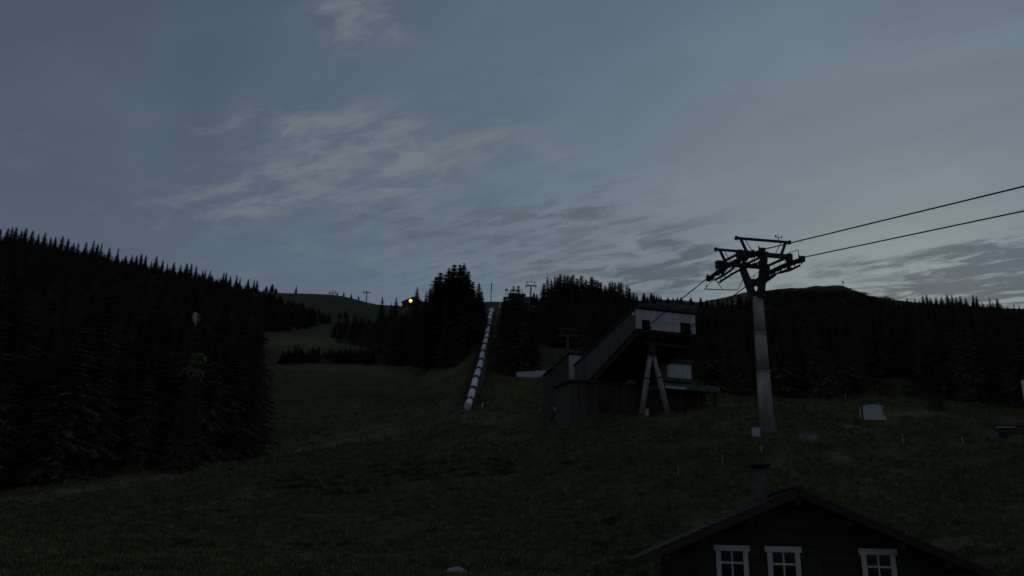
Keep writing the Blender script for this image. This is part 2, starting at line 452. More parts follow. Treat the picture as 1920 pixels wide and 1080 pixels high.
ENV = [(-400, 430), (0, 440), (60, 439), (105, 450), (180, 464), (240, 484), (300, 494), (380, 508), (440, 524), (480, 534), (515, 547), (530, 562), (570, 572), (620, 588), (660, 584), (700, 585), (760, 580), (790, 568), (808, 548), (830, 522), (850, 508), (878, 510), (890, 540), (905, 552), (912, 572), (925, 592), (940, 562), (965, 548), (985, 560), (1000, 572), (1015, 552), (1030, 530), (1060, 524), (1110, 528), (1150, 538), (1185, 552), (1200, 562), (1290, 570), (1400, 570), (1420, 576), (1500, 588), (1590, 586), (1625, 566), (1660, 562), (1700, 561), (1760, 556), (1830, 561), (1870, 567), (1920, 577), (2350, 600)]
_ex, _ey = zip(*ENV)
env = lambda px: float(np.interp(px, _ex, _ey))
STA_P = drop(at(1438, 803, 80))           # foot of the big pylon
AL = math.radians(18)
AX = np.array([math.sin(AL), -math.cos(AL), 0.0])   # along the rope, towards the camera
GV = np.array([math.cos(AL), math.sin(AL), 0.0])    # across the rope

def which_forest(px, py):
    for k, p in POLY.items():
        if inside(p, px, py): return k
    return None

# ground mesh
nA, nR = len(AZ), len(RR)
verts = np.stack([X, Y, H], -1).reshape(-1, 3)
idx = np.arange(nA * nR).reshape(nA, nR)
q = np.stack([idx[:-1, :-1], idx[1:, :-1], idx[1:, 1:], idx[:-1, 1:]], -1).reshape(-1, 4)
q = q[:, ::-1]
gm = bpy.data.meshes.new('ground')
gm.vertices.add(len(verts)); gm.vertices.foreach_set('co', verts.ravel())
gm.loops.add(q.size); gm.loops.foreach_set('vertex_index', q.ravel())
gm.polygons.add(len(q)); gm.polygons.foreach_set('loop_start', np.arange(len(q)) * 4); gm.polygons.foreach_set('loop_total', np.full(len(q), 4))
gm.update(calc_edges=True); gm.validate()
gm.polygons.foreach_set('use_smooth', [True] * len(gm.polygons))
# what grows or lies where: R forest floor, heath and painted trench shade by the pipe, G dry grass, B gravel
zone = np.zeros((len(verts), 4)); zone[:, 3] = 1
Qv = verts - CAM; wv = Qv @ _f
with np.errstate(all='ignore'):
    PX = 960 + F * (Qv @ _r) / wv; PY = 540 - F * (Qv @ _u) / wv
rad = np.hypot(verts[:, 0], verts[:, 1])
wob = 14 * vnoise(verts[:, 0] / 7, verts[:, 1] / 7, 9)
def inside_np(poly, x, y):
    c = np.zeros(len(x), bool); n = len(poly)
    for i in range(n):
        x1, y1 = poly[i]; x2, y2 = poly[i - 1]
        k = ((y1 > y) != (y2 > y))
        if y1 != y2: c ^= k & (x < (x2 - x1) * (y - y1) / (y2 - y1) + x1)
    return c
okv = (wv > 1) & (rad > 18) & (rad < 1400)
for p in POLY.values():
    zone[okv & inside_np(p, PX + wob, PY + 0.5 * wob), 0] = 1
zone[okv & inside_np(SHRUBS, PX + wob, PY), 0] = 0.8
heath = [(470, 905), (560, 880), (660, 878), (860, 852), (985, 868), (960, 890), (760, 905), (650, 935), (520, 930)]
zone[okv & inside_np(heath, PX + wob * 2, PY + wob * 0.6), 0] = 0.55
for pl_, val in (([(1405, 530), (1700, 530), (1700, 640), (1405, 650)], .9), ([(515, 540), (760, 540), (760, 600), (515, 618)], .35)):
    zone[okv & inside_np(pl_, PX + wob, PY) & (rad > 300), 0] = val
def band(pts, width, ch, val):
    for (x0, y0), (x1, y1) in zip(pts[:-1], pts[1:]):
        a0, a1 = ground_hit(x0, y0), ground_hit(x1, y1)
        if a0 is None or a1 is None: continue
        d = a1[:2] - a0[:2]; L2 = d @ d
        t = np.clip(((verts[:, :2] - a0[:2]) @ d) / L2, 0, 1)
        ds = np.hypot(verts[:, 0] - a0[0] - t * d[0], verts[:, 1] - a0[1] - t * d[1])
        wgt = np.clip(1 - ds / width, 0, 1) * val
        zone[:, ch] = np.where(okv, np.maximum(zone[:, ch], wgt), zone[:, ch])
CREST = [(0, 938), (150, 920), (300, 895), (440, 866), (520, 848), (640, 828), (720, 812)]
band(CREST, 4.0, 1, 1.0)
band([(0, 975), (200, 965), (420, 950), (620, 900), (800, 880)], 4.0, 1, 0.6)
band([(505, 640), (620, 640)], 26, 1, 0.55); band([(510, 690), (700, 690), (840, 700)], 10, 1, 0.4)
band([(500, 838), (700, 800), (880, 782), (1100, 792), (1400, 800)], 3.0, 1, .45); band([(1320, 760), (1410, 765)], 6, 1, .4); band([(1660, 780), (1840, 782)], 5, 1, .35)
band([(530, 752), (700, 738), (820, 745)], 6, 0, .45); band([(900, 800), (1000, 812), (1150, 806)], 4, 0, .5); band([(200, 1000), (420, 985), (700, 1000)], 2.5, 0, .4); band([(1000, 900), (1200, 870), (1380, 850)], 2.5, 0, .45)
band([(884, 762), (905, 680), (916, 625), (922, 588)], 3.2, 0, 1.0); band([(866, 762), (893, 690), (908, 625), (918, 588)], 3.2, 0, 1.0)  # trench shade painted dark into the ground along both sides of the pipe
band([(1300, 1020), (1480, 860), (1620, 858), (1700, 960), (1900, 1030)], 2.0, 1, 0.5)
band([(1515, 818), (1560, 808), (1600, 806)], 2.0, 2, 0.9); band([(1598, 803), (1638, 801)], 1.6, 2, 1.0)
band([(1870, 815), (1930, 812)], 2.2, 2, 0.5)
band([(1140, 768), (1260, 768), (1300, 762)], 2.0, 2, 0.4); band([(850, 765), (905, 764)], 1.3, 2, 0.6)
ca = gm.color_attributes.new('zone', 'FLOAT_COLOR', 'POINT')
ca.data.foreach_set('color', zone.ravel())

gmat = bpy.data.materials.new('meadow'); gmat.use_nodes = True
T = gmat.node_tree; N = T.nodes; L = T.links
P = N['Principled BSDF']; P.inputs['Roughness'].default_value = 0.95; P.inputs['Specular IOR Level'].default_value = 0.1
tco = N.new('ShaderNodeTexCoord')
def gnoise(scale, detail=6, rough=0.6, stretch=None):
    n = N.new('ShaderNodeTexNoise'); n.inputs['Scale'].default_value = scale; n.inputs['Detail'].default_value = detail; n.inputs['Roughness'].default_value = rough
    if stretch:
        mp = N.new('ShaderNodeMapping'); mp.inputs['Scale'].default_value = stretch; L.new(tco.outputs['Object'], mp.inputs[0]); L.new(mp.outputs[0], n.inputs['Vector'])
    else: L.new(tco.outputs['Object'], n.inputs['Vector'])
    return n.outputs[0]
def gramp(v, stops):
    r = N.new('ShaderNodeValToRGB'); L.new(v, r.inputs[0])
    r.color_ramp.elements[0].position, r.color_ramp.elements[0].color = stops[0][0], (*stops[0][1], 1)
    r.color_ramp.elements[1].position, r.color_ramp.elements[1].color = stops[-1][0], (*stops[-1][1], 1)
    for p, c in stops[1:-1]: r.color_ramp.elements.new(p).color = (*c, 1)
    return r.outputs[0]
def gmix(f, a, b):
    n = N.new('ShaderNodeMix'); n.data_type = 'RGBA'; L.new(f, n.inputs[0])
    for i, v in ((6, a), (7, b)):
        if isinstance(v, tuple): n.inputs[i].default_value = (*v, 1)
        else: L.new(v, n.inputs[i])
    return n.outputs[2]
def gm2(op, a, b):
    n = N.new('ShaderNodeMath'); n.operation = op; n.use_clamp = True
    for i, v in enumerate((a, b)):
        if isinstance(v, (int, float)): n.inputs[i].default_value = v
        else: L.new(v, n.inputs[i])
    return n.outputs[0]
big, mid_, fine = gnoise(0.045, 5), gnoise(0.4, 7, 0.7), gnoise(3.5, 6, 0.75)
c = gmix(big, (0.076, 0.086, 0.030), (0.118, 0.110, 0.042))
c = gmix(gm2('MULTIPLY', gramp(mid_, [(0.42, (0, 0, 0)), (0.68, (1, 1, 1))]), 0.6), c, (0.142, 0.140, 0.054))
c = gmix(gm2('MULTIPLY', gramp(fine, [(0.5, (0, 0, 0)), (0.75, (1, 1, 1))]), 0.55), c, (0.028, 0.030, 0.013))
c = gmix(gm2('MULTIPLY', gramp(gnoise(0.16, 6, 0.65), [(0.46, (0, 0, 0)), (0.62, (1, 1, 1))]), 0.55), c, (0.034, 0.036, 0.018))
za = N.new('ShaderNodeAttribute'); za.attribute_name = 'zone'
zs = N.new('ShaderNodeSeparateColor'); L.new(za.outputs['Color'], zs.inputs[0])
c = gmix(gm2('MULTIPLY', zs.outputs[1], gramp(mid_, [(0.3, (.3, .3, .3)), (0.6, (1, 1, 1))])), c, (0.230, 0.212, 0.115))
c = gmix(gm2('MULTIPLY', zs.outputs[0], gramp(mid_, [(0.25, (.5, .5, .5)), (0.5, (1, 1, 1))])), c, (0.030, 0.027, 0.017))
c = gmix(gm2('MULTIPLY', zs.outputs[2], gramp(mid_, [(0.35, (.15, .15, .15)), (0.6, (1, 1, 1))])), c, (0.30, 0.29, 0.27))
L.new(c, P.inputs['Base Color'])
bp = N.new('ShaderNodeBump'); bp.inputs['Strength'].default_value = 0.9; bp.inputs['Distance'].default_value = 0.25
L.new(fine, bp.inputs['Height']); L.new(bp.outputs[0], P.inputs['Normal'])
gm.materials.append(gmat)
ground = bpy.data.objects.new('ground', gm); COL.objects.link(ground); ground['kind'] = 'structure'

# ------------------------------------------------------------------ trees: prototypes (unit height)
def crown_mesh(name, seed, rmax, whorls, gap=0.06, ragged=0.3, power=0.72, more=1.0, nseg=4):
    r = random.Random(seed); vs = []; fs = []
    def tri(a, b, c): 
        k = len(vs); vs.extend((a, b, c)); fs.append((k, k + 1, k + 2))
    for w in range(whorls):
        t = gap + (1 - gap) * (1 - max(0.0, 1 - (w + r.uniform(-.3, .3)) / whorls) ** 1.3)
        t = min(max(t, gap), 0.975)
        Rw = rmax * ((1 - t) ** power) * r.uniform(0.72, 1.15) + (0.014 if more == 1 else 0.007)
        nb = max(6, int((9 - (3 * t if more == 1 else 1.5 * t)) * more))
        a0 = r.uniform(0, 6.28)
        for b in range(nb):
            a = a0 + 6.283 * b / nb + r.uniform(-.35, .35)
            Lb = Rw * r.uniform(1 - ragged, 1 + ragged * .6)
            if r.random() < ragged * .25: Lb *= .5
            ca_, sa = math.cos(a), math.sin(a)
            up0 = 0.25 if t > 0.75 else (0.05 if t > .4 else -0.1)
            pts = []
            for k in range(nseg + 1):
                u = k / nseg
                z = t + Lb * (up0 * u - 0.55 * u * u + 0.25 * u ** 3)
                pts.append(Vector((ca_ * Lb * u, sa * Lb * u, z)))
            side = Vector((-sa, ca_, 0))
            for k in range(nseg):
                p0, p1 = pts[k], pts[k + 1]
                u = (k + .5) / nseg
                wd = Lb * (0.30 * (1 - u) + 0.10) * (4 / nseg) ** .6 + (.0045 if more > 1 else 0) * r.uniform(.7, 1.3)
                for sgn in (-1, 1):
                    tip = p1 + side * sgn * wd + Vector((ca_, sa, 0)) * Lb * 0.10 * 4 / nseg + Vector((0, 0, -wd * r.uniform(.15, .6)))
                    tri(p0, p1, tip)
                hang = (p0 + p1) / 2 + Vector((r.uniform(-.2, .2) * Lb * .2, r.uniform(-.2, .2) * Lb * .2, -Lb * (0.26 * (1 - u) + .06) * r.uniform(.6, 1.4)))
                tri(p0, p1, hang)
    # pointed leader
    for k in range(4):
        a = k * 1.571
        tri(Vector((math.cos(a) * .006, math.sin(a) * .006, .93)), Vector((math.cos(a + 1.57) * .006, math.sin(a + 1.57) * .006, .93)), Vector((0, 0, 1.0)))
    m = bpy.data.meshes.new(name); m.from_pydata([tuple(v) for v in vs], [], fs); m.materials.append(MAT['needle'])
    return m
def trunk_mesh():
    return MB().tube([(0, 0, -0.04), (0, 0, .25), (0.002, 0, .6), (0, 0, .96)], [.016, .012, .008, .002], 7).mesh('trunk', MAT['bark'], True)
TRUNK = trunk_mesh()
CROWNS = [crown_mesh('crown', 1, .165, 24), crown_mesh('crown', 2, .20, 22, ragged=.4), crown_mesh('crown', 3, .145, 26, ragged=.35),
          crown_mesh('crown', 4, .235, 20, .10, .5, .58), crown_mesh('crown', 5, .26, 18, .03, .35, .55),
          crown_mesh('crown', 6, .175, 44, .05, .45, .80, 1.5, 8), crown_mesh('crown', 7, .21, 40, .09, .5, .74, 1.5, 8), crown_mesh('crown', 8, .155, 46, .04, .4, .84, 1.4, 8)]
def proto_joined(cm):
    o = bpy.data.objects.new('spruce_source', None)
    m = bpy.data.meshes.new('spruce_source')
    vs = [tuple(v.co) for v in cm.vertices]; fs = [tuple(p.vertices) for p in cm.polygons]; b = len(vs)
    vs += [tuple(v.co) for v in TRUNK.vertices]; f2 = [tuple(i + b for i in p.vertices) for p in TRUNK.polygons]
    m.from_pydata(vs, [], fs + f2); m.materials.append(MAT['needle']); m.materials.append(MAT['bark'])
    m.polygons.foreach_set('material_index', [0] * len(fs) + [1] * len(f2))
    return bpy.data.objects.new('spruce_source', m)

def blob_leaves(name, seed, lobes, n, size, mat):
    """leafy mass: many small leaf faces through several ragged lobes"""
    r = random.Random(seed); vs = []; fs = []
    for i in range(n):
        cx, cy, cz, rx, rz = r.choice(lobes)
        while True:
            d = Vector((r.gauss(0, 1), r.gauss(0, 1), r.gauss(0, 1)))
            if d.length > .01: break
        d.normalize(); k = r.uniform(.45, 1.08) ** .6
        p = Vector((cx + d.x * rx * k, cy + d.y * rx * k, max(0.0, cz + d.z * rz * k)))
        e1 = Vector((r.gauss(0, 1), r.gauss(0, 1), r.gauss(0, 1))).normalized() * size * r.uniform(.6, 1.4)
        e2 = e1.cross(Vector((r.gauss(0, 1), r.gauss(0, 1), r.gauss(0, 1)))).normalized() * size * r.uniform(.4, .9)
        b = len(vs); vs += [tuple(p - e1), tuple(p + e2), tuple(p + e1), tuple(p - e2)]; fs.append((b, b + 1, b + 2, b + 3))
    m = bpy.data.meshes.new(name); m.from_pydata(vs, [], fs); m.materials.append(mat)
    return m

# ---- scatter all spruces
cand = []
def add_tree(x, y, h, hand=None): cand.append([x, y, h, hand])
# hand-traced tops on the skyline: (px, top y, horizontal distance)
SKY = {}
SKY['left'] = (600, [(2, 428), (16, 427), (24, 425), (32, 426), (41, 431), (49, 427), (62, 431), (74, 437), (86, 435), (97, 444), (106, 444), (118, 442), (130, 446), (139, 455), (148, 454), (163, 452), (176, 449), (184, 456), (192, 454), (207, 463), (223, 463), (236, 478), (249, 478), (257, 477), (267, 474), (275, 477), (285, 488), (294, 479), (306, 487), (315, 493), (327, 491), (340, 496), (352, 493), (360, 493), (369, 497), (381, 506), (386, 504), (395, 506), (409, 522), (420, 510), (425, 511), (433, 517), (445, 514), (451, 520), (466, 522), (477, 524), (483, 525), (500, 536), (511, 532), (518, 542)])
SKY['bare'] = (640, [(556, 535), (633, 548), (645, 546), (659, 550), (672, 561)])
SKY['lamp'] = (400, [(717, 555), (743, 556), (783, 537), (799, 545), (734, 565)])
SKY['tall'] = (255, [(808, 540), (817, 517), (827, 509), (836, 512), (842, 499), (849, 503), (855, 494), (861, 492), (869, 491), (876, 506), (886, 526), (898, 529), (905, 545), (821, 530), (833, 520), (864, 500)])
SKY['clump'] = (212, [(957, 541), (964, 534), (971, 533), (948, 556), (978, 552), (987, 566)])
SKY['wood'] = (325, [(1019, 530), (1027, 517), (1033, 522), (1040, 516), (1046, 518), (1052, 513), (1059, 514), (1065, 515), (1070, 517), (1076, 513), (1082, 520), (1092, 515), (1099, 522), (1109, 517), (1116, 523), (1121, 525), (1127, 528), (1136, 534), (1143, 526), (1147, 525), (1152, 528), (1159, 527), (1166, 528), (1174, 534), (1180, 537), (1187, 546)])
SKY['saddle'] = (520, [(1001, 548), (1007, 550), (1194, 549), (1207, 548), (1214, 555), (1221, 548), (1226, 551), (1231, 552), (1235, 553), (1239, 557), (1252, 557), (1262, 560), (1270, 556), (1277, 556), (1295, 557), (1314, 557), (1325, 561), (1335, 560), (1346, 558), (1355, 560), (1363, 556), (1372, 558), (1384, 552), (1390, 556), (1398, 556)])
SKY['right'] = (690, [(1630, 558), (1640, 558), (1648, 563), (1656, 562), (1666, 557), (1675, 558), (1685, 564), (1692, 562), (1700, 558), (1708, 563), (1715, 558), (1723, 562), (1730, 554), (1737, 552), (1744, 557), (1755, 557), (1765, 557), (1775, 551), (1784, 552), (1792, 557), (1800, 554), (1810, 559), (1823, 552), (1830, 555), (1841, 565), (1854, 557), (1862, 566), (1869, 559), (1877, 570), (1889, 573), (1900, 569), (1910, 572), (1918, 576)])
for grp, (dist, lst) in SKY.items():
    for k, (px, ty) in enumerate(lst):
        dd = dist * (1 + 0.03 * math.sin(px * 1.7))
        if grp in ('saddle',) and px < 1100: dd = 352
        p = at(px, ty, dd)
        gz = ground_z(p[0], p[1])
        h = p[2] - gz
        if h < 3.5:
            gz = p[2] - 4.0; h = 4.0
        add_tree(p[0], p[1], h, grp)
n_hand = len(cand)
hand_xy = np.array([c[:2] for c in cand])

STA_MIN = STA_P + AX * -55
def near_station(x, y):
    d = np.array([x, y]) - STA_P[:2]
    s, g_ = d @ AX[:2], d @ GV[:2]
    return -62 < s < 8 and -16 < g_ < 14
pipe_xy = None
r = 88.0
while r < 900:
    sp = min(3.4 + r * 0.008, 9.0)
    na = int(math.radians(80) * r / sp)
    for k in range(na):
        a = math.radians(-38 + 76 * (k + RNG.random()) / na); rr = r + RNG.uniform(-.5, .5) * sp
        x, y = math.sin(a) * rr, math.cos(a) * rr
        z = ground_z(x, y); px, py = proj((x, y, z))
        if not (-120 < px < 2040): continue
        fz = which_forest(px, py)
        if not fz or near_station(x, y): continue
        if vnoise(np.array([x / 16]), np.array([y / 16]), 41)[0] < -.26 and rr > 125: continue
        h = RNG.uniform(12, 25) if RNG.random() > .3 else RNG.uniform(6, 13)
        if fz == 'left' and px > 495: h *= .45
        if fz == 'left' and rr < 170: h = RNG.uniform(14, 27)
        if 312 < px < 368 and rr < 121: h = RNG.uniform(5, 9)
        ty = env(px) + RNG.uniform(3, 20)
        top = at(px, ty, rr)[2]
        if rr > 140 or fz != 'left': h = min(h, top - z)
        if 348 < px < 384 and rr < 330: h = min(h, at(px, 597 + RNG.uniform(0, 6), rr)[2] - z)
        if h < 4: continue
        add_tree(x, y, h, None)
    r += sp
for k in range(150):
    px, py = RNG.uniform(525, 705), RNG.uniform(667, 684)
    if not inside(SHRUBS, px, py): continue
    p = ground_hit(px, py)
    if p is not None: add_tree(p[0], p[1], RNG.uniform(2.4, 5.2), 'strip' if k < 45 else None)
for px, py, h in ((458, 852, 25), (443, 856, 22), (464, 838, 21), (424, 861, 24), (470, 800, 20), (472, 760, 16), (462, 815, 24), (462, 860, 13), (480, 720, 14), (486, 690, 11), (477, 828, 8)):
    p = ground_hit(px, py)
    if p is not None: add_tree(p[0], p[1], h, 'edge')

upper = [(498, 556), (640, 574), (650, 598), (618, 606), (560, 620), (500, 624)]
for k in range(520):
    px, py = RNG.uniform(498, 650), RNG.uniform(552, 624)
    if not inside(upper, px, py): continue
    p = ground_hit(px, py, 200)
    if p is None or RNG.random() < .25: continue
    h = min(RNG.uniform(3, 9), at(px, env(px) - 6 + RNG.uniform(0, 14), float(np.hypot(p[0], p[1])))[2] - p[2])
    if h > 2: add_tree(p[0], p[1], h, None)
for px, py, h in ((331, 884, 11.5), (341, 886, 9.0), (352, 882, 11.0), (345, 880, 12.5), (324, 886, 10)):
    p = ground_hit(px, py)
    if p is not None: add_tree(p[0], p[1], h, 'front')
print('trees', len(cand))
for c in cand:
    z = ground_z(c[0], c[1]); px, py = proj((c[0], c[1], z)); px2, ty = proj((c[0], c[1], z + c[2]))
    c += [z, px, py, py - ty, math.hypot(c[0], c[1])]
# trees in front of the others (largest and nearest the forest edge) become individuals
vis = np.zeros((300, 520))
def score(c):
    return c[7]
order = sorted(range(len(cand)), key=lambda i: cand[i][8])
visible = []
zb = np.zeros(2400, float) + 1e9       # lowest skyline seen so far per column: a crude visibility test
for i in order:
    c = cand[i]; px, base, hh = c[5], c[6], c[7]
    ty = base - hh; k0, k1 = int(px - hh * .06) + 200, int(px + hh * .06) + 201
    k0, k1 = max(k0, 0), min(k1, 2399)
    if k1 <= k0: visible.append((0, i)); continue
    seg = zb[k0:k1]
    show = float(np.clip(np.minimum(seg, base) - ty, 0, None).sum())
    if px < -30 or px > 1950: show = 0
    visible.append((show, i)); zb[k0:k1] = np.minimum(seg, ty + hh * .15)
single = set(i for i in range(len(cand)) if cand[i][3])
for s, i in sorted(visible, reverse=True):
    if len(single) >= 298: break
    if s > 0: single.add(i)

LABEL = {
    'left': 'dark spruce standing against the sky on the long crest of the left hill',
    'bare': 'tiny lone spruce on the bare grassy ridge left of the yellow lamp',
    'lamp': 'small dark spruce on the ridge beside the yellow-lit hut',
    'tall': 'tall black spruce in the high clump on the skyline left of the white pipe',
    'clump': 'dark spruce in the narrow clump just right of the top of the white pipe',
    'wood': 'dark spruce topping the rounded wood right of the ridge lift pylon',
    'saddle': 'small spruce on the low skyline between the rounded wood and the big pylon',
    'right': 'dark spruce on the right-hand skyline beyond the bare summit',
    'strip': 'low bushy conifer in the dark strip across the upper meadow',
    'edge': 'tall dark spruce on the right edge of the near left forest beside the meadow',
    'front': 'low young spruce at the forest edge beneath the pale green broadleaf tree',
    'fleft': 'dark spruce within the big forest covering the left hillside',
    'fmid': 'dark spruce in the wood below the lamp and left of the white pipe',
    'fclump': 'dark spruce at the foot of the narrow clump right of the white pipe',
    'fright': 'dark spruce in the forest front behind the lift station and the big pylon',
}
SPECIAL = {('bare', 556): 'lone small spruce against the sky at the left end of the bare ridge', ('bare', 633): 'tiny spruce beside the sunken far lift pylon on the bare ridge',
    ('bare', 645): 'tiny rounded spruce halfway between the two far lift pylons on the bare ridge', ('bare', 659): 'tiny spruce on the bare ridge just left of the far pylon nearest the lamp',
    ('bare', 672): 'very tiny spruce at the foot of the far lift pylon nearest the lamp', ('lamp', 717): 'small spruce standing alone on the skyline midway between the far lift pylon and the lamp',
    ('lamp', 743): 'dark spruce on the skyline just left of the lamp hut', ('lamp', 783): 'pointed dark spruce rising just right of the yellow lamp', ('lamp', 799): 'low dark spruce between the pointed one by the lamp and the tall clump',
    ('lamp', 734): 'very low spruce left of the one beside the lamp hut', ('tall', 869): 'tallest black spruce, the summit of the high clump left of the white pipe', ('tall', 842): 'slim black spruce with a needle-sharp tip in the left half of the high clump',
    ('tall', 886): 'dark spruce one step down on the right shoulder of the high clump', ('tall', 898): 'loose dark spruce on the right flank of the high clump', ('tall', 905): 'rightmost and lowest spruce of the high clump left of the mast'}
HANDPX = {i: int(round(px)) for i, px in enumerate([q_[0] for grp in SKY for q_ in SKY[grp][1]])}
src = empty('spruce_tree', (0, 0, -500))
for i in sorted(single):
    x, y, h, hand, z, px, py, hp, rr = cand[i]
    key = hand or ('f' + (which_forest(px, py) or 'right'))
    if hand == 'tall': mi = 3 if RNG.random() < .6 else 1
    elif hand == 'strip': mi = 4
    elif hand in ('wood', 'clump'): mi = RNG.choice((0, 1, 1, 3))
    elif hand in ('left', 'right', 'saddle', 'bare', 'lamp'): mi = RNG.choice((0, 1, 1, 3))
    else: mi = RNG.choice((0, 0, 1, 2, 2))
    if hand == 'tall': mi = RNG.choice((5, 6, 6))
    elif rr < 235 and hand != 'strip': mi = RNG.choice((5, 6, 7))
    elif hand and hand != 'strip': mi = RNG.choice((5, 6, 6, 7))
    t = src.copy() if i != min(single) else src
    if t is not src: COL.objects.link(t)
    t.location = (x, y, z); t.rotation_euler = (RNG.uniform(-.02, .02), RNG.uniform(-.02, .02), RNG.uniform(0, 6.28))
    w = RNG.uniform(.85, 1.2) * (1.5 if h < 8 else 1.0) * (1.2 if hand == 'tall' else 1.3 if hand in ('left', 'right', 'wood', 'saddle') else 1)
    t.scale = (h * w, h * w, h)
    tag(t, SPECIAL.get((hand, HANDPX.get(i)), LABEL[key]), 'tree', LABEL[key].replace('dark spruce', 'dark spruces').replace('tall black spruce', 'tall black spruces'))
    if not (hand and px > 1e9):
        tr = bpy.data.objects.new('trunk', TRUNK); COL.objects.link(tr); tr.parent = t
        cr_ = bpy.data.objects.new('crown', CROWNS[mi]); COL.objects.link(cr_); cr_.parent = t

# geometry-nodes instancer on a point mesh (for what nobody could count)
def scatter(name, pts, scales, rots, kinds, sources, label, cat):
    m = bpy.data.meshes.new(name)
    m.from_pydata([tuple(p) for p in pts], [], [])
    for an, dt, data in (('size', 'FLOAT_VECTOR', np.asarray(scales, float).ravel()), ('turn', 'FLOAT_VECTOR', np.asarray(rots, float).ravel())):
        at_ = m.attributes.new(an, dt, 'POINT'); at_.data.foreach_set('vector', data)
    at_ = m.attributes.new('sort', 'INT', 'POINT'); at_.data.foreach_set('value', np.asarray(kinds, np.int32))
    o = bpy.data.objects.new(name, m); COL.objects.link(o)
    ng = bpy.data.node_groups.new(name, 'GeometryNodeTree')
    ng.interface.new_socket('Geometry', in_out='INPUT', socket_type='NodeSocketGeometry')
    ng.interface.new_socket('Geometry', in_out='OUTPUT', socket_type='NodeSocketGeometry')
    gi = ng.nodes.new('NodeGroupInput'); go = ng.nodes.new('NodeGroupOutput')
    def attr(nm, ty):
        n = ng.nodes.new('GeometryNodeInputNamedAttribute'); n.data_type = ty; n.inputs['Name'].default_value = nm; return n.outputs['Attribute']
    size, turn, sort = attr('size', 'FLOAT_VECTOR'), attr('turn', 'FLOAT_VECTOR'), attr('sort', 'INT')
    jn = ng.nodes.new('GeometryNodeJoinGeometry')
    for k, s in enumerate(sources):
        oi = ng.nodes.new('GeometryNodeObjectInfo'); oi.inputs['Object'].default_value = s; oi.inputs['As Instance'].default_value = True
        ip = ng.nodes.new('GeometryNodeInstanceOnPoints')
        cm = ng.nodes.new('FunctionNodeCompare'); cm.data_type = 'INT'; cm.operation = 'EQUAL'
        ng.links.new(sort, cm.inputs[2]); cm.inputs[3].default_value = k
        ng.links.new(gi.outputs[0], ip.inputs['Points']); ng.links.new(cm.outputs[0], ip.inputs['Selection'])
        ng.links.new(oi.outputs['Geometry'], ip.inputs['Instance'])
        ng.links.new(size, ip.inputs['Scale'])
        e2r = ng.nodes.new('FunctionNodeEulerToRotation'); ng.links.new(turn, e2r.inputs[0]); ng.links.new(e2r.outputs[0], ip.inputs['Rotation'])
        ng.links.new(ip.outputs[0], jn.inputs[0])
    ng.links.new(jn.outputs[0], go.inputs[0])
    md = o.modifiers.new('scatter', 'NODES'); md.node_group = ng
    tag(o, label, cat, kind='stuff')
    return o
SOURCES = [proto_joined(c) for c in CROWNS]
fp, fs_, fr, fk = [], [], [], []
for i, c in enumerate(cand):
    if i in single: continue
    x, y, h, hand, z = c[:5]
    fp.append((x, y, z - .1)); w = RNG.uniform(.95, 1.3) * (1.4 if h < 8 else 1)
    fs_.append((h * w, h * w, h)); fr.append((RNG.uniform(-.02, .02), RNG.uniform(-.02, .02), RNG.uniform(0, 6.28))); fk.append(RNG.choice((0, 0, 1, 1, 2, 3)) if c[8] > 235 else RNG.choice((5, 6, 7)))
scatter('forest', fp, fs_, fr, fk, SOURCES, 'dark spruce forest covering the hillsides left, centre and right', 'forest')

# ------------------------------------------------------------------ meadow grass tufts and dwarf shrubs
def tuft(seed, n=16, mat='grass'):
    r = random.Random(seed); vs = []; fs = []
    for k in range(n):
        a = r.uniform(0, 6.28); d = r.uniform(0, .45); x, y = math.cos(a) * d, math.sin(a) * d
        l = r.uniform(.4, 1.0); a2 = a + r.uniform(-.8, .8); w = .035
        bx, by = math.cos(a2) * l * .45, math.sin(a2) * l * .45
        px_, py_ = -math.sin(a2) * w, math.cos(a2) * w
        b = len(vs)
        vs += [(x - px_, y - py_, -.05), (x + px_, y + py_, -.05), (x + bx * .4 + px_ * .8, y + by * .4 + py_ * .8, l * .6), (x + bx * .4 - px_ * .8, y + by * .4 - py_ * .8, l * .6), (x + bx, y + by, l)]
        fs += [(b, b + 1, b + 2, b + 3), (b + 3, b + 2, b + 4)]
    m = bpy.data.meshes.new('tuft'); m.from_pydata(vs, [], fs); m.materials.append(MAT[mat])
    return bpy.data.objects.new('tuft_source', m)
CG = [ground_hit(*q_)[:2] for q_ in CREST]
def crest_w(x, y):
    best = 1e9; p = np.array([x, y])
    for a, b in zip(CG[:-1], CG[1:]):
        d = b - a; t = min(max(((p - a) @ d) / (d @ d), 0), 1); best = min(best, float(np.hypot(*(p - a - t * d))))
    return max(0.0, 1 - best / 4.5)
gp, gs, gr, gk = [], [], [], []
tries = 0
while len(gp) < 62000 and tries < 150000:
    tries += 1
    a = math.radians(RNG.uniform(-35, 35)); rr = math.exp(RNG.uniform(math.log(27), math.log(270)))
    if RNG.random() < (rr - 120) / 150: continue
    x, y = math.sin(a) * rr, math.cos(a) * rr
    dn = 0.5 + vnoise(np.array([x / 2.5]), np.array([y / 2.5]), 21)[0] + 0.5 * vnoise(np.array([x / 11]), np.array([y / 11]), 22)[0]
    if RNG.random() > dn * 1.1: continue
    z = ground_z(x, y); s = RNG.uniform(.10, .30) * (1 + rr / 160)
    gp.append((x, y, z)); gs.append((s * 1.5, s * 1.5, s)); gr.append((RNG.uniform(-.15, .15), RNG.uniform(-.15, .15), RNG.uniform(0, 6.28))); gk.append(RNG.randrange(3) + (3 if RNG.random() < .08 + .75 * crest_w(x, y) else 0))
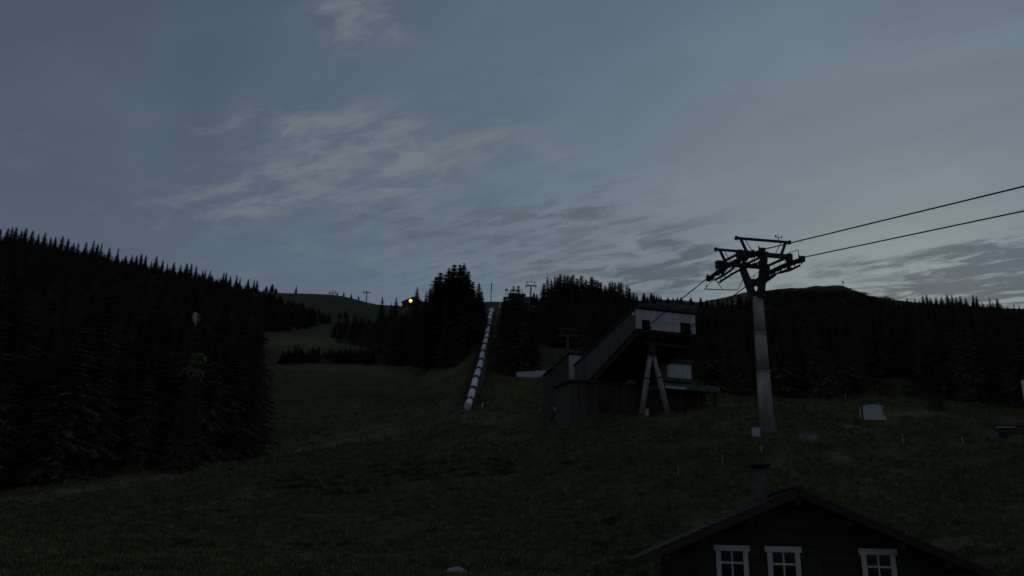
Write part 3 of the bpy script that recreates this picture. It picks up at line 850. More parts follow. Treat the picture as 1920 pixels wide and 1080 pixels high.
scatter('meadow_grass', gp, gs, gr, gk, [tuft(k) for k in range(3)] + [tuft(k + 7, 16, 'drygrass') for k in range(3)], 'short rough grass growing all over the dark meadow slope', 'grass')
sp_, ss, sr, sk = [], [], [], []
for k in range(420):
    px, py = RNG.uniform(470, 985), RNG.uniform(850, 935)
    if RNG.random() < .25: px, py = RNG.uniform(0, 1250), RNG.uniform(860, 1075)
    elif not inside(heath, px, py): continue
    p = ground_hit(px, py)
    if p is None: continue
    s = RNG.uniform(.25, .75); sp_.append((p[0], p[1], p[2] - .05)); ss.append((s * 1.6, s * 1.6, s * .8)); sr.append((0, 0, RNG.uniform(0, 6.28))); sk.append(RNG.randrange(2))
for k in range(1200):
    px, py = RNG.uniform(1405, 1670), RNG.uniform(548, 640)
    p = ground_hit(px, py, 560)
    if p is None or np.hypot(p[0], p[1]) > 960: continue
    s = RNG.uniform(2.0, 5.5); sp_.append((p[0], p[1], p[2] - .4)); ss.append((s * 1.7, s * 1.7, s * .75)); sr.append((0, 0, RNG.uniform(0, 6.28))); sk.append(RNG.randrange(2))
DW = [bpy.data.objects.new('heath_source', blob_leaves('heath', 30 + k, [(0, 0, .3, .5, .4), (.45, .2, .2, .4, .3), (-.4, .3, .25, .4, .3)], 260, .07, MAT['shrub'])) for k in range(2)]
scatter('dwarf_shrubs', sp_, ss, sr, sk, DW, 'low dark dwarf shrubs scattered over the meadow hollow and the far bare summit', 'shrubs')

def leafy(name, px, py, h, w, seed, label, cat, mat, r0=24.0, n=900, base=None, zr=(.35, .85), lr=(.14, .26)):
    p = ground_hit(px, py, r0) if base is None else base
    t = empty(name, p)
    rr = random.Random(seed)
    lobes = [(rr.uniform(-.55, .55) * w, rr.uniform(-.55, .55) * w, h * rr.uniform(*zr), w * rr.uniform(.35, .6), h * rr.uniform(*lr)) for _ in range(9)]
    tk = MB().tube([(0, 0, -.3), (0.05, 0, h * .3), (0, .08, h * .75)], [h * .02 + .05, h * .016 + .03, .02], 7)
    for lo in lobes[:5]:
        tk.tube([(0.03, 0, h * .3), (lo[0] * .6, lo[1] * .6, lo[2] * .8), lo[:3]], [h * .01 + .02, .03, .01], 5)
    tk.build('trunk', MAT['bark'], t, True)
    o = bpy.data.objects.new('crown', blob_leaves('crown', seed, lobes, n, h * .028, mat)); COL.objects.link(o); o.parent = t
    tag(t, label, cat)
    return t
lb0 = drop(at(340, 870, 117))
lh = at(340, 656, 117)[2] - lb0[2]
lt = leafy('broadleaf_tree', 0, 0, lh, 1.35, 51, 'pale green broadleaf tree standing out inside the dark left forest', 'tree', MAT['leaf'], base=lb0, n=700, zr=(.78, .97), lr=(.03, .08))
for px, py, h, w, lb in ((1650, 742, 3.6, 3.4, 'broad low bush in the grass bay at the forest front behind the pale shed'),
                         (1765, 770, 2.6, 2.0, 'small dark bush on the slope right of the pale shed'),
                         (1720, 745, 3.0, 3.0, 'rounded bush at the forest front upslope between shed and right edge')):
    leafy('bush', px, py, h, w, int(px), lb, 'bush', MAT['shrub'], zr=(.12, .6), lr=(.2, .36), n=1400)

# ------------------------------------------------------------------ lift pylon beside the station
class Frame:
    """local frame: x across the rope (g), y along the rope towards the camera (s), z up"""
    def __init__(s, o): s.o = np.asarray(o, float)
    def root(s, name):
        e = empty(name, s.o); e.rotation_euler = (0, 0, math.atan2(GV[1], GV[0])); return e
    # local y axis = rotated +Y = away from the camera, so y = -s
    def loc(s, px, py, ss):
        Q = s.o + AX * ss; Xp = on_plane(px, py, Q, AX); v = Xp - s.o
        return float(v @ GV), float(v[2])
FR = Frame(STA_P)
G2 = 2.6
def rope_z(s):
    c = 0.3; a = abs(s - c)
    return 16.5 - 0.018 * a * a if a <= 4.5 else 16.5 - 0.018 * 20.25 - 0.162 * (a - 4.5)

py_root = FR.root('lift_pylon')
tag(py_root, 'tall pale steel gondola pylon with forked head in the meadow right of the station', 'pylon')
MB().tube([(0, 0, -.8), (0, 0, .22)], [.95, .9], 20).build('foundation', MAT['concrete'], py_root)
for z0, z1, ra, rb in ((0.1, 5.6, .69, .62), (5.6, 9.4, .62, .55), (9.4, 13.0, .55, .47)):
    MB().tube([(0, 0, z0), (0, 0, z1 - .06)], [ra, rb], 24).build('column_section', MAT['galv'], py_root, True)
    MB().tube([(0, 0, z1 - .1), (0, 0, z1 + .04)], [rb + .05, rb + .05], 24).build('flange', MAT['galv'], py_root)
MB().box(-.40, .40, -.85, 1.0, 12.9, 13.12).build('yoke_plate', MAT['darksteel'], py_root)
S1, S2 = -2.2, 1.5
for s in (S1, S2):
    b = MB()
    top = (-.05, -s, 16.75)
    a0 = Vector((0, -.5 if s > 0 else .68, 13.1)); a1 = Vector(top)
    d = (a1 - a0).normalized(); x = Vector((1, 0, 0)); y = d.cross(x)
    for_ = []
    def ring(p, wx, wy): return [p - x * wx - y * wy, p + x * wx - y * wy, p + x * wx + y * wy, p - x * wx + y * wy]
    b.hexa(ring(a0, .29, .30) + ring(a1, .27, .28))
    b.build('yoke_leg', MAT['darksteel'], py_root, bevel=.03)
for s in (S1, S2):
    cb = MB()
    K = .14
    cb.bar((-2.75, -s + K * 2.75, 16.98), (2.75, -s - K * 2.75, 16.98), .4, .4)
    ca_ = cb.build('crossarm', MAT['darksteel'], py_root, bevel=.02)
    MB().box(-2.85, -2.35, -s - .27 + K * 2.6, -s + .27 + K * 2.6, 16.5, 17.25).build('arm_end', MAT['darksteel'], ca_)
    MB().box(2.35, 2.85, -s - .27 - K * 2.6, -s + .27 - K * 2.6, 16.5, 17.25).build('arm_end', MAT['darksteel'], ca_)
    # lifting gantry above the arm
    gb = MB().bar((-2.85, -s + K * 2.85, 18.5), (2.75, -s - K * 2.75, 18.5), .18, .24).build('gantry_beam', MAT['darksteel'], py_root)
    for k in (-1, 1):
        MB().box(k * 2.8 - .13, k * 2.8 + .09, -s - .15 - K * k * 2.8, -s + .15 - K * k * 2.8, 18.32, 18.68).build('end_plate', MAT['darksteel'], gb)
        MB().bar((k * 1.8, -s - K * k * 1.8, 17.1), (k * 2.35, -s - K * k * 2.35, 18.42), .22, .2, (0, 1, 0)).build('gantry_post', MAT['darksteel'], py_root)
        MB().bar((k * 1.2, -s - K * k * 1.2, 17.2), (k * 1.9, -s - K * k * 1.9, 18.42), .05, .05, (0, 1, 0)).build('gantry_brace', MAT['darksteel'], py_root)
tie = MB()
for g_ in (-2.5, 2.5): tie.bar((g_, -S1, 17.0), (g_, -S2, 17.0), .16, .22)
tie.build('tie_beam', MAT['darksteel'], py_root)
# sheave trains: one on each end of the crossarms
for g_ in (-G2, G2):
    sa, sb = (-4.5, 4.9) if g_ < 0 else (-4.6, 3.9)
    ss = np.linspace(sa, sb, 11)
    sd = -1 if g_ < 0 else 1
    tr = MB()
    for s in (S1, S2):                       # hangers from the crossarms
        tr.bar((g_ + .2, -s, rope_z(s) - .75), (g_ + .2, -s, 16.8), .16, .34)
    for a, b in ((sa + .7, (sa + sb) / 2 - .35), ((sa + sb) / 2 + .35, sb - .7)):      # long balance beams
        m_ = (a + b) / 2
        tr.bar((g_ + .2, -a, rope_z(a) - .62), (g_ + .2, -m_, rope_z(m_) - .8), .1, .2); tr.bar((g_ + .2, -m_, rope_z(m_) - .8), (g_ + .2, -b, rope_z(b) - .62), .1, .2)
    train = tr.build('sheave_train', MAT['darksteel'], py_root)
    wheel = None
    xs = np.linspace(sa + .15, sb - .15, 16)
    for k, s in enumerate(xs):
        if wheel is None:
            wheel = MB().tube([(-.09, 0, 0), (-.06, 0, 0), (0, 0, 0), (.06, 0, 0), (.09, 0, 0)], [.25, .25, .20, .25, .25], 16).build('sheave', MAT['rubber'], train, True)
            w_ = wheel
        else:
            w_ = wheel.copy(); COL.objects.link(w_)
        w_.location = (g_, -s, rope_z(s) - .24)
        if k % 2 == 0:                       # two-wheel rocker plates
            s2 = xs[k + 1]; mid = (s + s2) / 2
            MB().prism([(g_ + .12, -s - .05, rope_z(s) - .18), (g_ + .12, -s2 + .05, rope_z(s2) - .18), (g_ + .12, -s2 + .12, rope_z(s2) - .36), (g_ + .12, -mid, rope_z(mid) - .62), (g_ + .12, -s - .12, rope_z(s) - .36)], (.05, 0, 0)).build('rocker_plate', MAT['darksteel'], train)
    for s in (sa + .2, sa + 1.9, sb - 1.9, sb - .2):
        MB().bar((g_ - .24, -s, rope_z(s) - .4), (g_ - .24, -s, rope_z(s) + .26), .06, .12).build('rope_catcher', MAT['darksteel'], train)
    for s, l_ in ((sa - .05, .34), (sb - .1, .42)):
        MB().box(g_ - .22, g_ + .22, -s - l_ / 2, -s + l_ / 2, rope_z(s) - .42, rope_z(s) + .16).build('end_guard', MAT['darksteel'], train, bevel=.03)
    # grated walkway beside the train with railing
    wk = MB()
    for a, b in zip(ss[1:-2], ss[2:-1]):
        for off in (.42, .52, .62, .72): wk.bar((g_ - sd * off, -a, rope_z(a) - .95), (g_ - sd * off, -b, rope_z(b) - .95), .035, .05)
        wk.bar((g_ - sd * .38, -a, rope_z(a) - .95), (g_ - sd * .78, -a, rope_z(a) - .95), .04)
    wk.build('walkway', MAT['darksteel'], py_root)
    rl = MB()
    for a, b in zip(ss[1:-2], ss[2:-1]):
        rl.bar((g_ - sd * .78, -a, rope_z(a) + .02), (g_ - sd * .78, -b, rope_z(b) + .02), .035)
        rl.bar((g_ - sd * .78, -a, rope_z(a) - .95), (g_ - sd * .78, -a, rope_z(a) + .02), .03)
    rl.build('railing', MAT['darksteel'], py_root)
# rescue platform slung below the far left end
pf = MB()
pf.bar((-2.9, 4.6, 14.75), (.2, 3.6, 14.75), .06, .08); pf.bar((-2.7, 5.4, 14.9), (-2.7, 3.4, 15.6), .05); pf.bar((-1.2, 4.2, 14.75), (-2.3, 3.6, 15.5), .05); pf.bar((.2, 3.6, 14.75), (.1, 2.4, 15.6), .05)
pf.bar((-2.9, 4.6, 14.75), (-2.9, 4.6, 15.4), .05)
pf.build('hanging_platform', MAT['darksteel'], py_root)
ib = MB().box(.7, 1.25, 2.0, 2.5, 15.1, 15.6).box(.55, .75, -.4, .0, 17.2, 17.75).box(-.5, -.3, -.4, .0, 17.2, 17.8)
ib.build('control_box', MAT['darksteel'], py_root)
mast = MB().bar((1.85, -S2, 18.6), (1.85, -S2, 19.1), .05).bar((1.55, -S2, 19.0), (2.2, -S2, 19.05), .04).bar((1.55, -S2, 19.0), (1.5, -S2, 19.25), .12, .09).bar((2.2, -S2, 19.05), (2.25, -S2, 19.22), .12, .09).bar((1.85, -S2, 19.05), (1.78, -S2, 19.45), .03)
mast.build('wind_gauge', MAT['darksteel'], py_root)
for g_, h in ((-1.1, 18.0), (-.3, 17.9), (.35, 18.45), (1.0, 18.0)):
    MB().bar((g_, -.2, 17.15), (g_ * 1.05, -.2, h), .06).build('antenna', MAT['darksteel'], py_root)
hp = MB()
for a, b in (((2.3, -3.7, 15.9), (2.3, -3.7, 17.1)), ((2.3, -3.7, 17.1), (2.3, -2.3, 17.2)), ((2.3, -2.3, 17.2), (2.3, -2.3, 16.4))): hp.bar(a, b, .05)
hp.build('handrail_hoop', MAT['darksteel'], py_root)
ld = MB()
for k in (-.2, .2): ld.bar((k, .72, .5), (k, .64, 13.2), .04)
for k in range(42): ld.bar((-.2, .72 - .002 * k, .6 + k * .3), (.2, .72 - .002 * k, .6 + k * .3), .03)
ld.build('ladder', MAT['galv'], py_root)

for g_, lb in ((-G2, 'dark steel haul rope, the upper of the two running right from the pylon head'), (G2, 'dark steel haul rope, the lower of the two running right from the pylon head')):
    pts = []
    for s in list(np.linspace(-40, -6, 18)) + list(np.linspace(-5, 5, 21)) + list(np.linspace(6, 72, 30)):
        pts.append(tuple(STA_P + GV * g_ + AX * s + np.array([0, 0, rope_z(s)])))
    tag(MB().tube(pts, .056, 8).build('haul_rope', MAT['rope'], None, True), lb, 'rope')

# ------------------------------------------------------------------ the lift station: sloping cable tunnel, hall, trestle
st = FR.root('lift_station')
tag(st, 'sloping grey lift station with a pale boxy front raised on an A-shaped trestle', 'lift station')
SF = -17.5
def yy(s): return -s
gl_, gr_ = -4.55, 3.45
top_z = lambda d: 15.68 - .20 * d
bot_z = lambda d: 13.22 - .285 * d
YF = -SF
def panel(x0, x1, z0, z1, mat='panel', y=YF, name='front_panel'):
    return MB().box(x0 + .012, x1 - .012, y - .04 + RNG.uniform(-.006, .006), y + .04, z0 + .012, z1 - .012).build(name, MAT[mat], st, bevel=.012)
for x0, x1, z0, z1 in [(-4.55, -3.72, 13.22, 14.4), (-4.55, -3.72, 14.4, 15.62), (-3.72, -2.7, 14.35, 15.62)] + \
        [(-2.7 + k * 1.017, -1.683 + k * 1.017, a, b) for k in range(4) for a, b in ((13.22, 14.3), (14.3, 15.62))] + \
        [(1.37, 2.74, 14.48, 15.62), (2.74, 3.45, 13.22, 14.4), (2.74, 3.45, 14.4, 15.62)]:
    panel(x0, x1, z0, z1)
LT = 19.0
def slab(x0, x1, za, zb, ta, tb, y0, y1):
    """box whose bottom/top follow a slope: za,zb bottoms, ta,tb tops"""
    return [(x0, y0, za), (x1, y0, za), (x1, y1, zb), (x0, y1, zb), (x0, y0, ta), (x1, y0, ta), (x1, y1, tb), (x0, y1, tb)]
MB().hexa(slab(-4.75, 3.65, top_z(-.4) + .02, top_z(LT) + .02, top_z(-.4) + .17, top_z(LT) + .17, YF - .4, YF + LT)).build('tunnel_roof', MAT['roof'], st)
for k in range(12):
    d0, d1 = k * LT / 12 + .1, (k + 1) * LT / 12 + .075
    for gx, nm in ((gl_, 'side_panel'), (gr_ - .08, 'side_panel')):
        MB().hexa([(gx, YF + d0, bot_z(d0)), (gx + .08, YF + d0, bot_z(d0)), (gx + .08, YF + d1, bot_z(d1)), (gx, YF + d1, bot_z(d1)),
                   (gx, YF + d0, top_z(d0)), (gx + .08, YF + d0, top_z(d0)), (gx + .08, YF + d1, top_z(d1)), (gx, YF + d1, top_z(d1))]).build(nm, MAT['sidepanel'], st)
MB().hexa(slab(gl_ + .1, gr_ - .1, bot_z(.1) - .3, bot_z(LT) - .3, bot_z(.1) - .02, bot_z(LT) - .02, YF + .1, YF + LT)).build('tunnel_floor', MAT['darkwood'], st)
fl = MB()
for gx in (gl_ + .3, -1.0, gr_ - .3): fl.bar((gx, YF + .2, bot_z(.2) - .55), (gx, YF + LT, bot_z(LT) - .55), .3, .45)
fl.build('floor_girder', MAT['darksteel'], st)
tk = MB()
for gx in (-3.6, -2.8, 1.5, 2.6): tk.bar((gx, YF - .5, bot_z(-.5) + .12), (gx, YF + LT, bot_z(LT) + .2), .1, .18)
tk.build('guide_rail', MAT['darksteel'], st)
MB().tube([(gl_ - .3, YF + .1, 14.95), (gl_ - .3, YF - .12, 14.98)], [.12, .2], 12).build('floodlight', MAT['white'], st)
MB().bar((gl_ - .02, YF + .1, 14.95), (gl_ - .35, YF + .1, 14.95), .05).build('lamp_bracket', MAT['darksteel'], st)
MB().tube([(-.55, YF - .12, 14.38), (-.55, YF - .04, 14.38)], [.10, .12], 12).build('wall_lamp', MAT['white'], st)
# A-shaped trestle
ts = SF - 1.4
g0, z0 = FR.loc(1222, 664, ts)
fA, fB = FR.loc(1203, 768, ts), FR.loc(1251, 762, ts)
for ft, dx in ((fA, -.18), (fB, .18)):
    MB().tube([(ft[0], -ts, ft[1] - .6), (g0 + dx, -ts, z0 + .1)], [.36, .27], 16).build('trestle_leg', MAT['galv'], st, True)
    mid = (Vector((ft[0], -ts, ft[1])) * .45 + Vector((g0 + dx, -ts, z0)) * .55)
    dr = (Vector((g0 + dx, -ts, z0)) - Vector((ft[0], -ts, ft[1]))).normalized()
    MB().tube([mid - dr * .08, mid + dr * .08], [.36, .36], 16).build('trestle_flange', MAT['darksteel'], st)
    MB().box(ft[0] - .6, ft[0] + .6, -ts - .6, -ts + .6, ft[1] - 1.6, ft[1] - .75).build('footing', MAT['stone'], st)
MB().hexa([(g0 - .5, -ts - .3, z0 - .3), (g0 + .5, -ts - .3, z0 - .3), (g0 + .5, -ts + .3, z0 - .3), (g0 - .5, -ts + .3, z0 - .3),
           (g0 - .35, -ts - .3, bot_z(1.4) - .75), (g0 + .35, -ts - .3, bot_z(1.4) - .75), (g0 + .35, -ts + .3, bot_z(1.4) - .75), (g0 - .35, -ts + .3, bot_z(1.4) - .75)]).build('trestle_head', MAT['darksteel'], st)
MB().bar((g0 - 1.0, -ts, bot_z(1.4) - .9), (gr_ - .2, -ts, bot_z(1.4) - .9), .3, .3).build('trestle_beam', MAT['darksteel'], st)
# hall at the lower end
SH = -36.2; YH = -SH; hx0, hx1 = -5.35, 4.3
ht = lambda d: 13.62 - .16 * d
for k in range(9):
    a = hx0 + k * (hx1 - hx0) / 9; b = hx0 + (k + 1) * (hx1 - hx0) / 9
    panel(a, b, 9.6, 13.5, 'panel', YH, 'hall_panel')
MB().hexa(slab(hx0 - .25, hx1 + .25, ht(-.35) , ht(10), ht(-.35) + .18, ht(10) + .18, YH - .35, YH + 10)).build('hall_roof', MAT['roof'], st)
for k in range(9):
    d0, d1 = .1 + k * 10 / 9, .07 + (k + 1) * 10 / 9
    for gx in (hx0, hx1 - .08):
        MB().hexa([(gx, YH + d0, 6.5 - .1 * d0), (gx + .08, YH + d0, 6.5 - .1 * d0), (gx + .08, YH + d1, 6.5 - .1 * d1), (gx, YH + d1, 6.5 - .1 * d1),
                   (gx, YH + d0, ht(d0)), (gx + .08, YH + d0, ht(d0)), (gx + .08, YH + d1, ht(d1)), (gx, YH + d1, ht(d1))]).build('hall_side_panel', MAT['darkclad'], st)
# timber-clad machine room under the tunnel
mg0, mz1 = FR.loc(1070, 712, -29); mg1, _ = FR.loc(1196, 712, -29); mz0 = FR.loc(1120, 780, -29)[1] - 1.0
W0, W1 = mg0, mg1
MB().box(W0 + .06, W1 - .06, 29.06, 34.5, mz0, mz1 - .25).build('machine_room_wall', MAT['greywood'], st)
nb = 30
for k in range(nb):
    a = W0 + (W1 - W0) * k / nb; b = W0 + (W1 - W0) * (k + 1) / nb
    MB().box(a + .008, b - .008, 29.0 + RNG.uniform(0, .02), 29.05, mz0, mz1 - .27).build('wall_board', MAT['greywood'], st)
MB().box(W0 - .4, W1 + .4, 28.4, 34.9, mz1 - .24, mz1 - .02).build('machine_room_roof', MAT['oldwood'], st)
db = MB().box(W0 + 4.0, W0 + 5.6, 28.9, 28.985, mz0 + .8, mz0 + 3.2).build('door', MAT['darkwood'], st)
for gx in (W0 + .1, W1 - .3): MB().bar((gx, 28.6, mz0), (gx, 28.6, mz1 - .26), .1).build('roof_post', MAT['oldwood'], st)
# control cabin and covered platform on the right
cs = -24.0
c0, cz1 = FR.loc(1238, 673, cs); c1, _ = FR.loc(1297, 675, cs); cz0 = FR.loc(1270, 715, cs)[1]
MB().box(c0, c1, -cs, -cs + 5, cz0, cz1 - .12).build('cabin_wall', MAT['sidepanel'], st)
MB().box(c0 - .15, c1 + .15, -cs - .3, -cs + 5.2, cz1 - .1, cz1 + .06).build('cabin_roof', MAT['greenroof'], st)
p0, pz1 = FR.loc(1250, 682, cs); p1, pz0 = FR.loc(1296, 711, cs)
for k in range(3):
    a, b = p0 + (p1 - p0) * k / 3, p0 + (p1 - p0) * (k + 1) / 3
    MB().box(a + .02, b - .02, -cs - .07, -cs - .01, pz0, pz1).build('cabin_shutter', MAT['panel'], st, bevel=.01)
ds = -22.0
d0, dz1 = FR.loc(1240, 717, ds); d1, dz0 = FR.loc(1349, 735, ds)
MB().box(d0, d1, -ds, -ds + 9, dz0 + .1, dz1 - .1).build('platform_deck', MAT['greenroof'], st)
MB().box(d0, d1, -ds - .12, -ds - .02, dz0 - .06, dz1).build('platform_fascia', MAT['greenroof'], st)
MB().box(d0 + .4, d0 + 3.2, -ds - .2, -ds - .125, dz0 - .05, dz0 + .25).build('platform_sign', MAT['panel'], st)
for k in range(4):
    gx = d0 + .4 + (d1 - d0 - .8) * k / 3
    MB().bar((gx, -ds + .4, dz0 - 4.5), (gx, -ds + .4, dz0 + .09), .25).build('platform_post', MAT['darkwood'], st)
MB().box(d0 + .2, d1 - .2, -ds + 3, -ds + 8.6, dz0 - 4.5, dz0 + .08).build('platform_base', MAT['darkwood'], st)
# yellow cover on the platform behind the trestle leg
yc = FR.loc(1200, 707, -26.5)
yr = empty('yellow_cover', STA_P + GV * yc[0] + AX * -26.5 + np.array([0, 0, mz1 - .02])); yr.rotation_euler = (0, 0, AL)
mb = MB(); rn = random.Random(4); n1, n2 = 14, 6; base = []
for j in range(n2 + 1):
    ph = j / n2 * math.pi / 2
    for k in range(n1):
        a = 2 * math.pi * k / n1; q_ = 1 + rn.uniform(-.13, .13)
        base.append((math.cos(a) * math.cos(ph) * .8 * q_, math.sin(a) * math.cos(ph) * .45 * q_, math.sin(ph) * .62 * q_ + .02))
mb.add(base, [(j * n1 + k, j * n1 + (k + 1) % n1, (j + 1) * n1 + (k + 1) % n1, (j + 1) * n1 + k) for j in range(n2) for k in range(n1)])
mb.build('cover_sheet', MAT['yellow'], yr, True)
MB().bar((-.95, 0, .05), (.95, 0, .05), .2, .1).build('skid', MAT['darksteel'], yr)
tag(yr, 'small dull yellow cover lying on the roof edge left of the trestle', 'cover')
for o in (yr,):
    o.location = Vector(tuple(STA_P + GV * yc[0] + AX * -28.9 + np.array([0, 0, mz1 - .018])))

# ------------------------------------------------------------------ white pipeline down the slope
bnd = [(878, 762), (883, 742), (889, 733), (893.5, 717), (899, 701), (904.5, 686), (908, 673), (911.5, 661), (914.5, 651), (917, 640), (919, 628), (920.5, 617), (921, 608), (921.5, 599.5), (922, 591), (922, 580)]
bnd = [(876, 763), (881, 752), (886.5, 731), (892, 710), (897.5, 694), (902.5, 677), (905.5, 661), (908.5, 648), (911, 637), (913, 627), (915, 612), (917, 602), (918.5, 594), (920.5, 588), (921.5, 581)]
pl = empty('pipeline', ground_hit(876, 764))
tag(pl, 'white banded pipeline running straight up the grass slope to the ridge', 'pipeline')
PR = []
r_lo = None
for k, (px, py) in enumerate(bnd):
    D_ = 155 * math.exp(math.log(305 / 155) * (k / (len(bnd) - 1)))
    PR.append(at(px, py, D_))
o0 = Vector(pl.location)
for k, (a, b) in enumerate(zip(PR[:-1], PR[1:])):
    a, b = Vector(a), Vector(b); d = (b - a)
    rad_ = .70
    sec = MB().tube([a + d * .10 - o0, b - d * .10 - o0], [rad_, rad_], 20).build('pipe_section', MAT['pipe'], pl, True)
    sec.data.polygons[-1].use_smooth = False; sec.data.polygons[-2].use_smooth = False
    if k: MB().tube([a - d * .10 - o0, a + d * .10 - o0], [.74, .74], 20).build('joint_ring', MAT['black'], pl, True)
    gz = ground_z(a.x, a.y)
    MB().box(a.x - o0.x - .9, a.x - o0.x + .9, a.y - o0.y - .5, a.y - o0.y + .5, gz - o0.z - 1.5, a.z - o0.z - .55).build('saddle', MAT['concrete'], pl)
e0 = Vector(PR[-1]); MB().tube([e0 - o0 + Vector((0, -.1, 0)), e0 - o0 + Vector((0, 1.2, .3))], [1.0, 1.0], 20).build('pipe_collar', MAT['pipe'], pl)
hw = Vector(PR[0])
MB().box(-3.2, 2.2, -.2, .7, -1.0, .18).build('headwall', MAT['concrete'], pl)
# small white post beside the pipe foot
def stake(px, py, hpx, rad, label, mat='white', name='marker_stake', cat='stake', lean=(0, 0), group=None):
    p = ground_hit(px, py)
    Dp = np.linalg.norm(p - CAM); h = hpx * Dp / F / .97
    o = empty(name, p)
    MB().tube([(0, 0, -.3), (lean[0] * h, lean[1] * h, h)], [rad, rad * .9], 8).build('shaft', MAT[mat], o, True)
    MB().tube([(lean[0] * h, lean[1] * h, h - .02), (lean[0] * h, lean[1] * h, h + .06)], [rad * 1.3, rad * 1.1], 8).build('cap', MAT[mat], o, True)
    tag(o, label, cat, group)
    return o
stake(904, 766, 10, .14, 'short white post beside the lower end of the white pipeline', name='white_post', cat='post')
stake(1272, 893, 16, .022, 'thin pale stake in the meadow left of the chalet chimney, the lower-left one')
stake(1355, 873, 18, .022, 'thin pale stake in the meadow just left of and above the chalet chimney')
stake(1694, 832, 15, .025, 'thin pale stake in the grass right below the pale shed')
stake(1806, 836, 14, .025, 'thin pale stake in the grass between the pale shed and the lumber pile')
stake(1413, 940, 46, .022, 'thin pale stake rising right beside the chalet chimney')
stake(1428, 853, 17, .02, 'thin pale stake in the grass just below the pylon foot')
stake(1069, 781, 84, .045, 'tall thin pale pole at the left corner of the lift station', 'galv', 'pole', 'pole')
stake(1056, 784, 20, .10, 'short leaning white pole in the grass at the station foot', name='leaning_pole', cat='pole', lean=(-.85, .2))
stake(1586, 752, 12, .05, 'thin pale post at the forest edge above the pale shed', 'galv', 'white_post', 'post')

# ------------------------------------------------------------------ small white cabinets, shed, wall
def cabinet(name, px, py, wpx, hpx, depth, label, cat, mat='offwhite', rz=0.0, roof=True):
    p = ground_hit(px, py); Dp = np.linalg.norm(p - CAM); w, h = wpx * Dp / F, hpx * Dp / F / .97
    o = empty(name, p, rz)
    MB().box(-w / 2, w / 2, 0, depth, -.4, h).build('body', MAT[mat], o, bevel=.02)
    MB().box(-w / 2 + .05, w / 2 - .05, -.03, -.003, .08, h - .12).build('door', MAT[mat], o, bevel=.008)
    if roof: MB().box(-w / 2 - .04, w / 2 + .04, -.07, depth + .04, h + .002, h + .06).build('lid', MAT[mat], o, bevel=.01)
    MB().box(w / 2 - .16, w / 2 - .12, -.06, -.032, h * .45, h * .6).build('handle', MAT['darksteel'], o)
    tag(o, label, cat)
    return o
cabinet('switch_cabinet', 1419, 822, 13, 18, .5, 'small pale switch cabinet on the grass left of the pylon foot', 'cabinet', rz=-.1)
cabinet('switch_cabinet', 1211, 782, 12, 14, .5, 'small pale box on the grass between the trestle feet', 'cabinet', rz=.1)
# pale shed
sp0 = ground_hit(1640, 792); Ds = np.linalg.norm(sp0 - CAM); k_ = Ds / F
sh = empty('shed', sp0, math.radians(-14))
w, h = 33 * k_, 28 * k_
sz0 = .25
for k in range(3):
    a, b = -w / 2 + k * w * .92 / 3, -w / 2 + (k + 1) * w * .92 / 3
    MB().box(a + .01, b - .01, -.03, .03, sz0, h).build('front_panel', MAT['offwhite'], sh, bevel=.01)
MB().box(w / 2 - w * .08, w / 2 + .1, -.05, .03, sz0 - .03, h * .38).build('corner_board', MAT['offwhite'], sh)
for k in range(2):
    MB().box(-w / 2 - .06, -w / 2, .04 + k * 1.0, .02 + (k + 1) * 1.0, sz0 + (.0 if k else .0), h - .02).build('side_panel', MAT['sidepanel'] if k == 0 else MAT['offwhite'], sh)
MB().box(w / 2 - .08, w / 2 - .02, .04, 2.0, sz0, h - .02).build('side_panel', MAT['offwhite'], sh)
MB().box(-w / 2, w / 2, 1.98, 2.04, sz0, h - .02).build('back_panel', MAT['offwhite'], sh)
rf = MB()
n_ = 8
for k in range(n_):
    a0_, a1_ = k / n_, (k + 1) / n_
    fz = lambda t: h + .01 + .10 * math.sin(math.pi * t)
    x0_, x1_ = -w / 2 - .06 + (w + .02) * a0_, -w / 2 - .06 + (w + .02) * a1_
    rf.hexa([(x0_, -.06, h + .003), (x1_, -.06, h + .003), (x1_, 2.06, h + .003), (x0_, 2.06, h + .003), (x0_, -.06, fz(a0_) + .03), (x1_, -.06, fz(a1_) + .03), (x1_, 2.06, fz(a1_) + .03), (x0_, 2.06, fz(a0_) + .03)])
rf.build('roof', MAT['offwhite'], sh)
for gx in (-w / 2 + .1, w / 2 - .1):
    MB().box(gx - .1, gx + .1, .1, 1.9, -.8, sz0 - .005).build('skid', MAT['darkwood'], sh)
tag(sh, 'pale grey boxy shed on the grass right of the tall pylon', 'shed')
# low pale wall across the meadow below the narrow tree clump
w0, w1 = ground_hit(968, 706), ground_hit(1022, 706)
wd = (w1 - w0); wl_ = float(np.hypot(wd[0], wd[1]))
lw = empty('low_wall', w0, math.atan2(wd[1], wd[0]))
for k in range(5):
    a, b = wl_ * k / 5, wl_ * (k + 1) / 5
    MB().box(a + .015, b - .015, 0, .25, -.8, 1.12 + RNG.uniform(-.05, .05)).build('wall_slab', MAT['offwhite'], lw, bevel=.02)
tag(lw, 'low pale concrete wall in the meadow right of the white pipeline', 'wall')

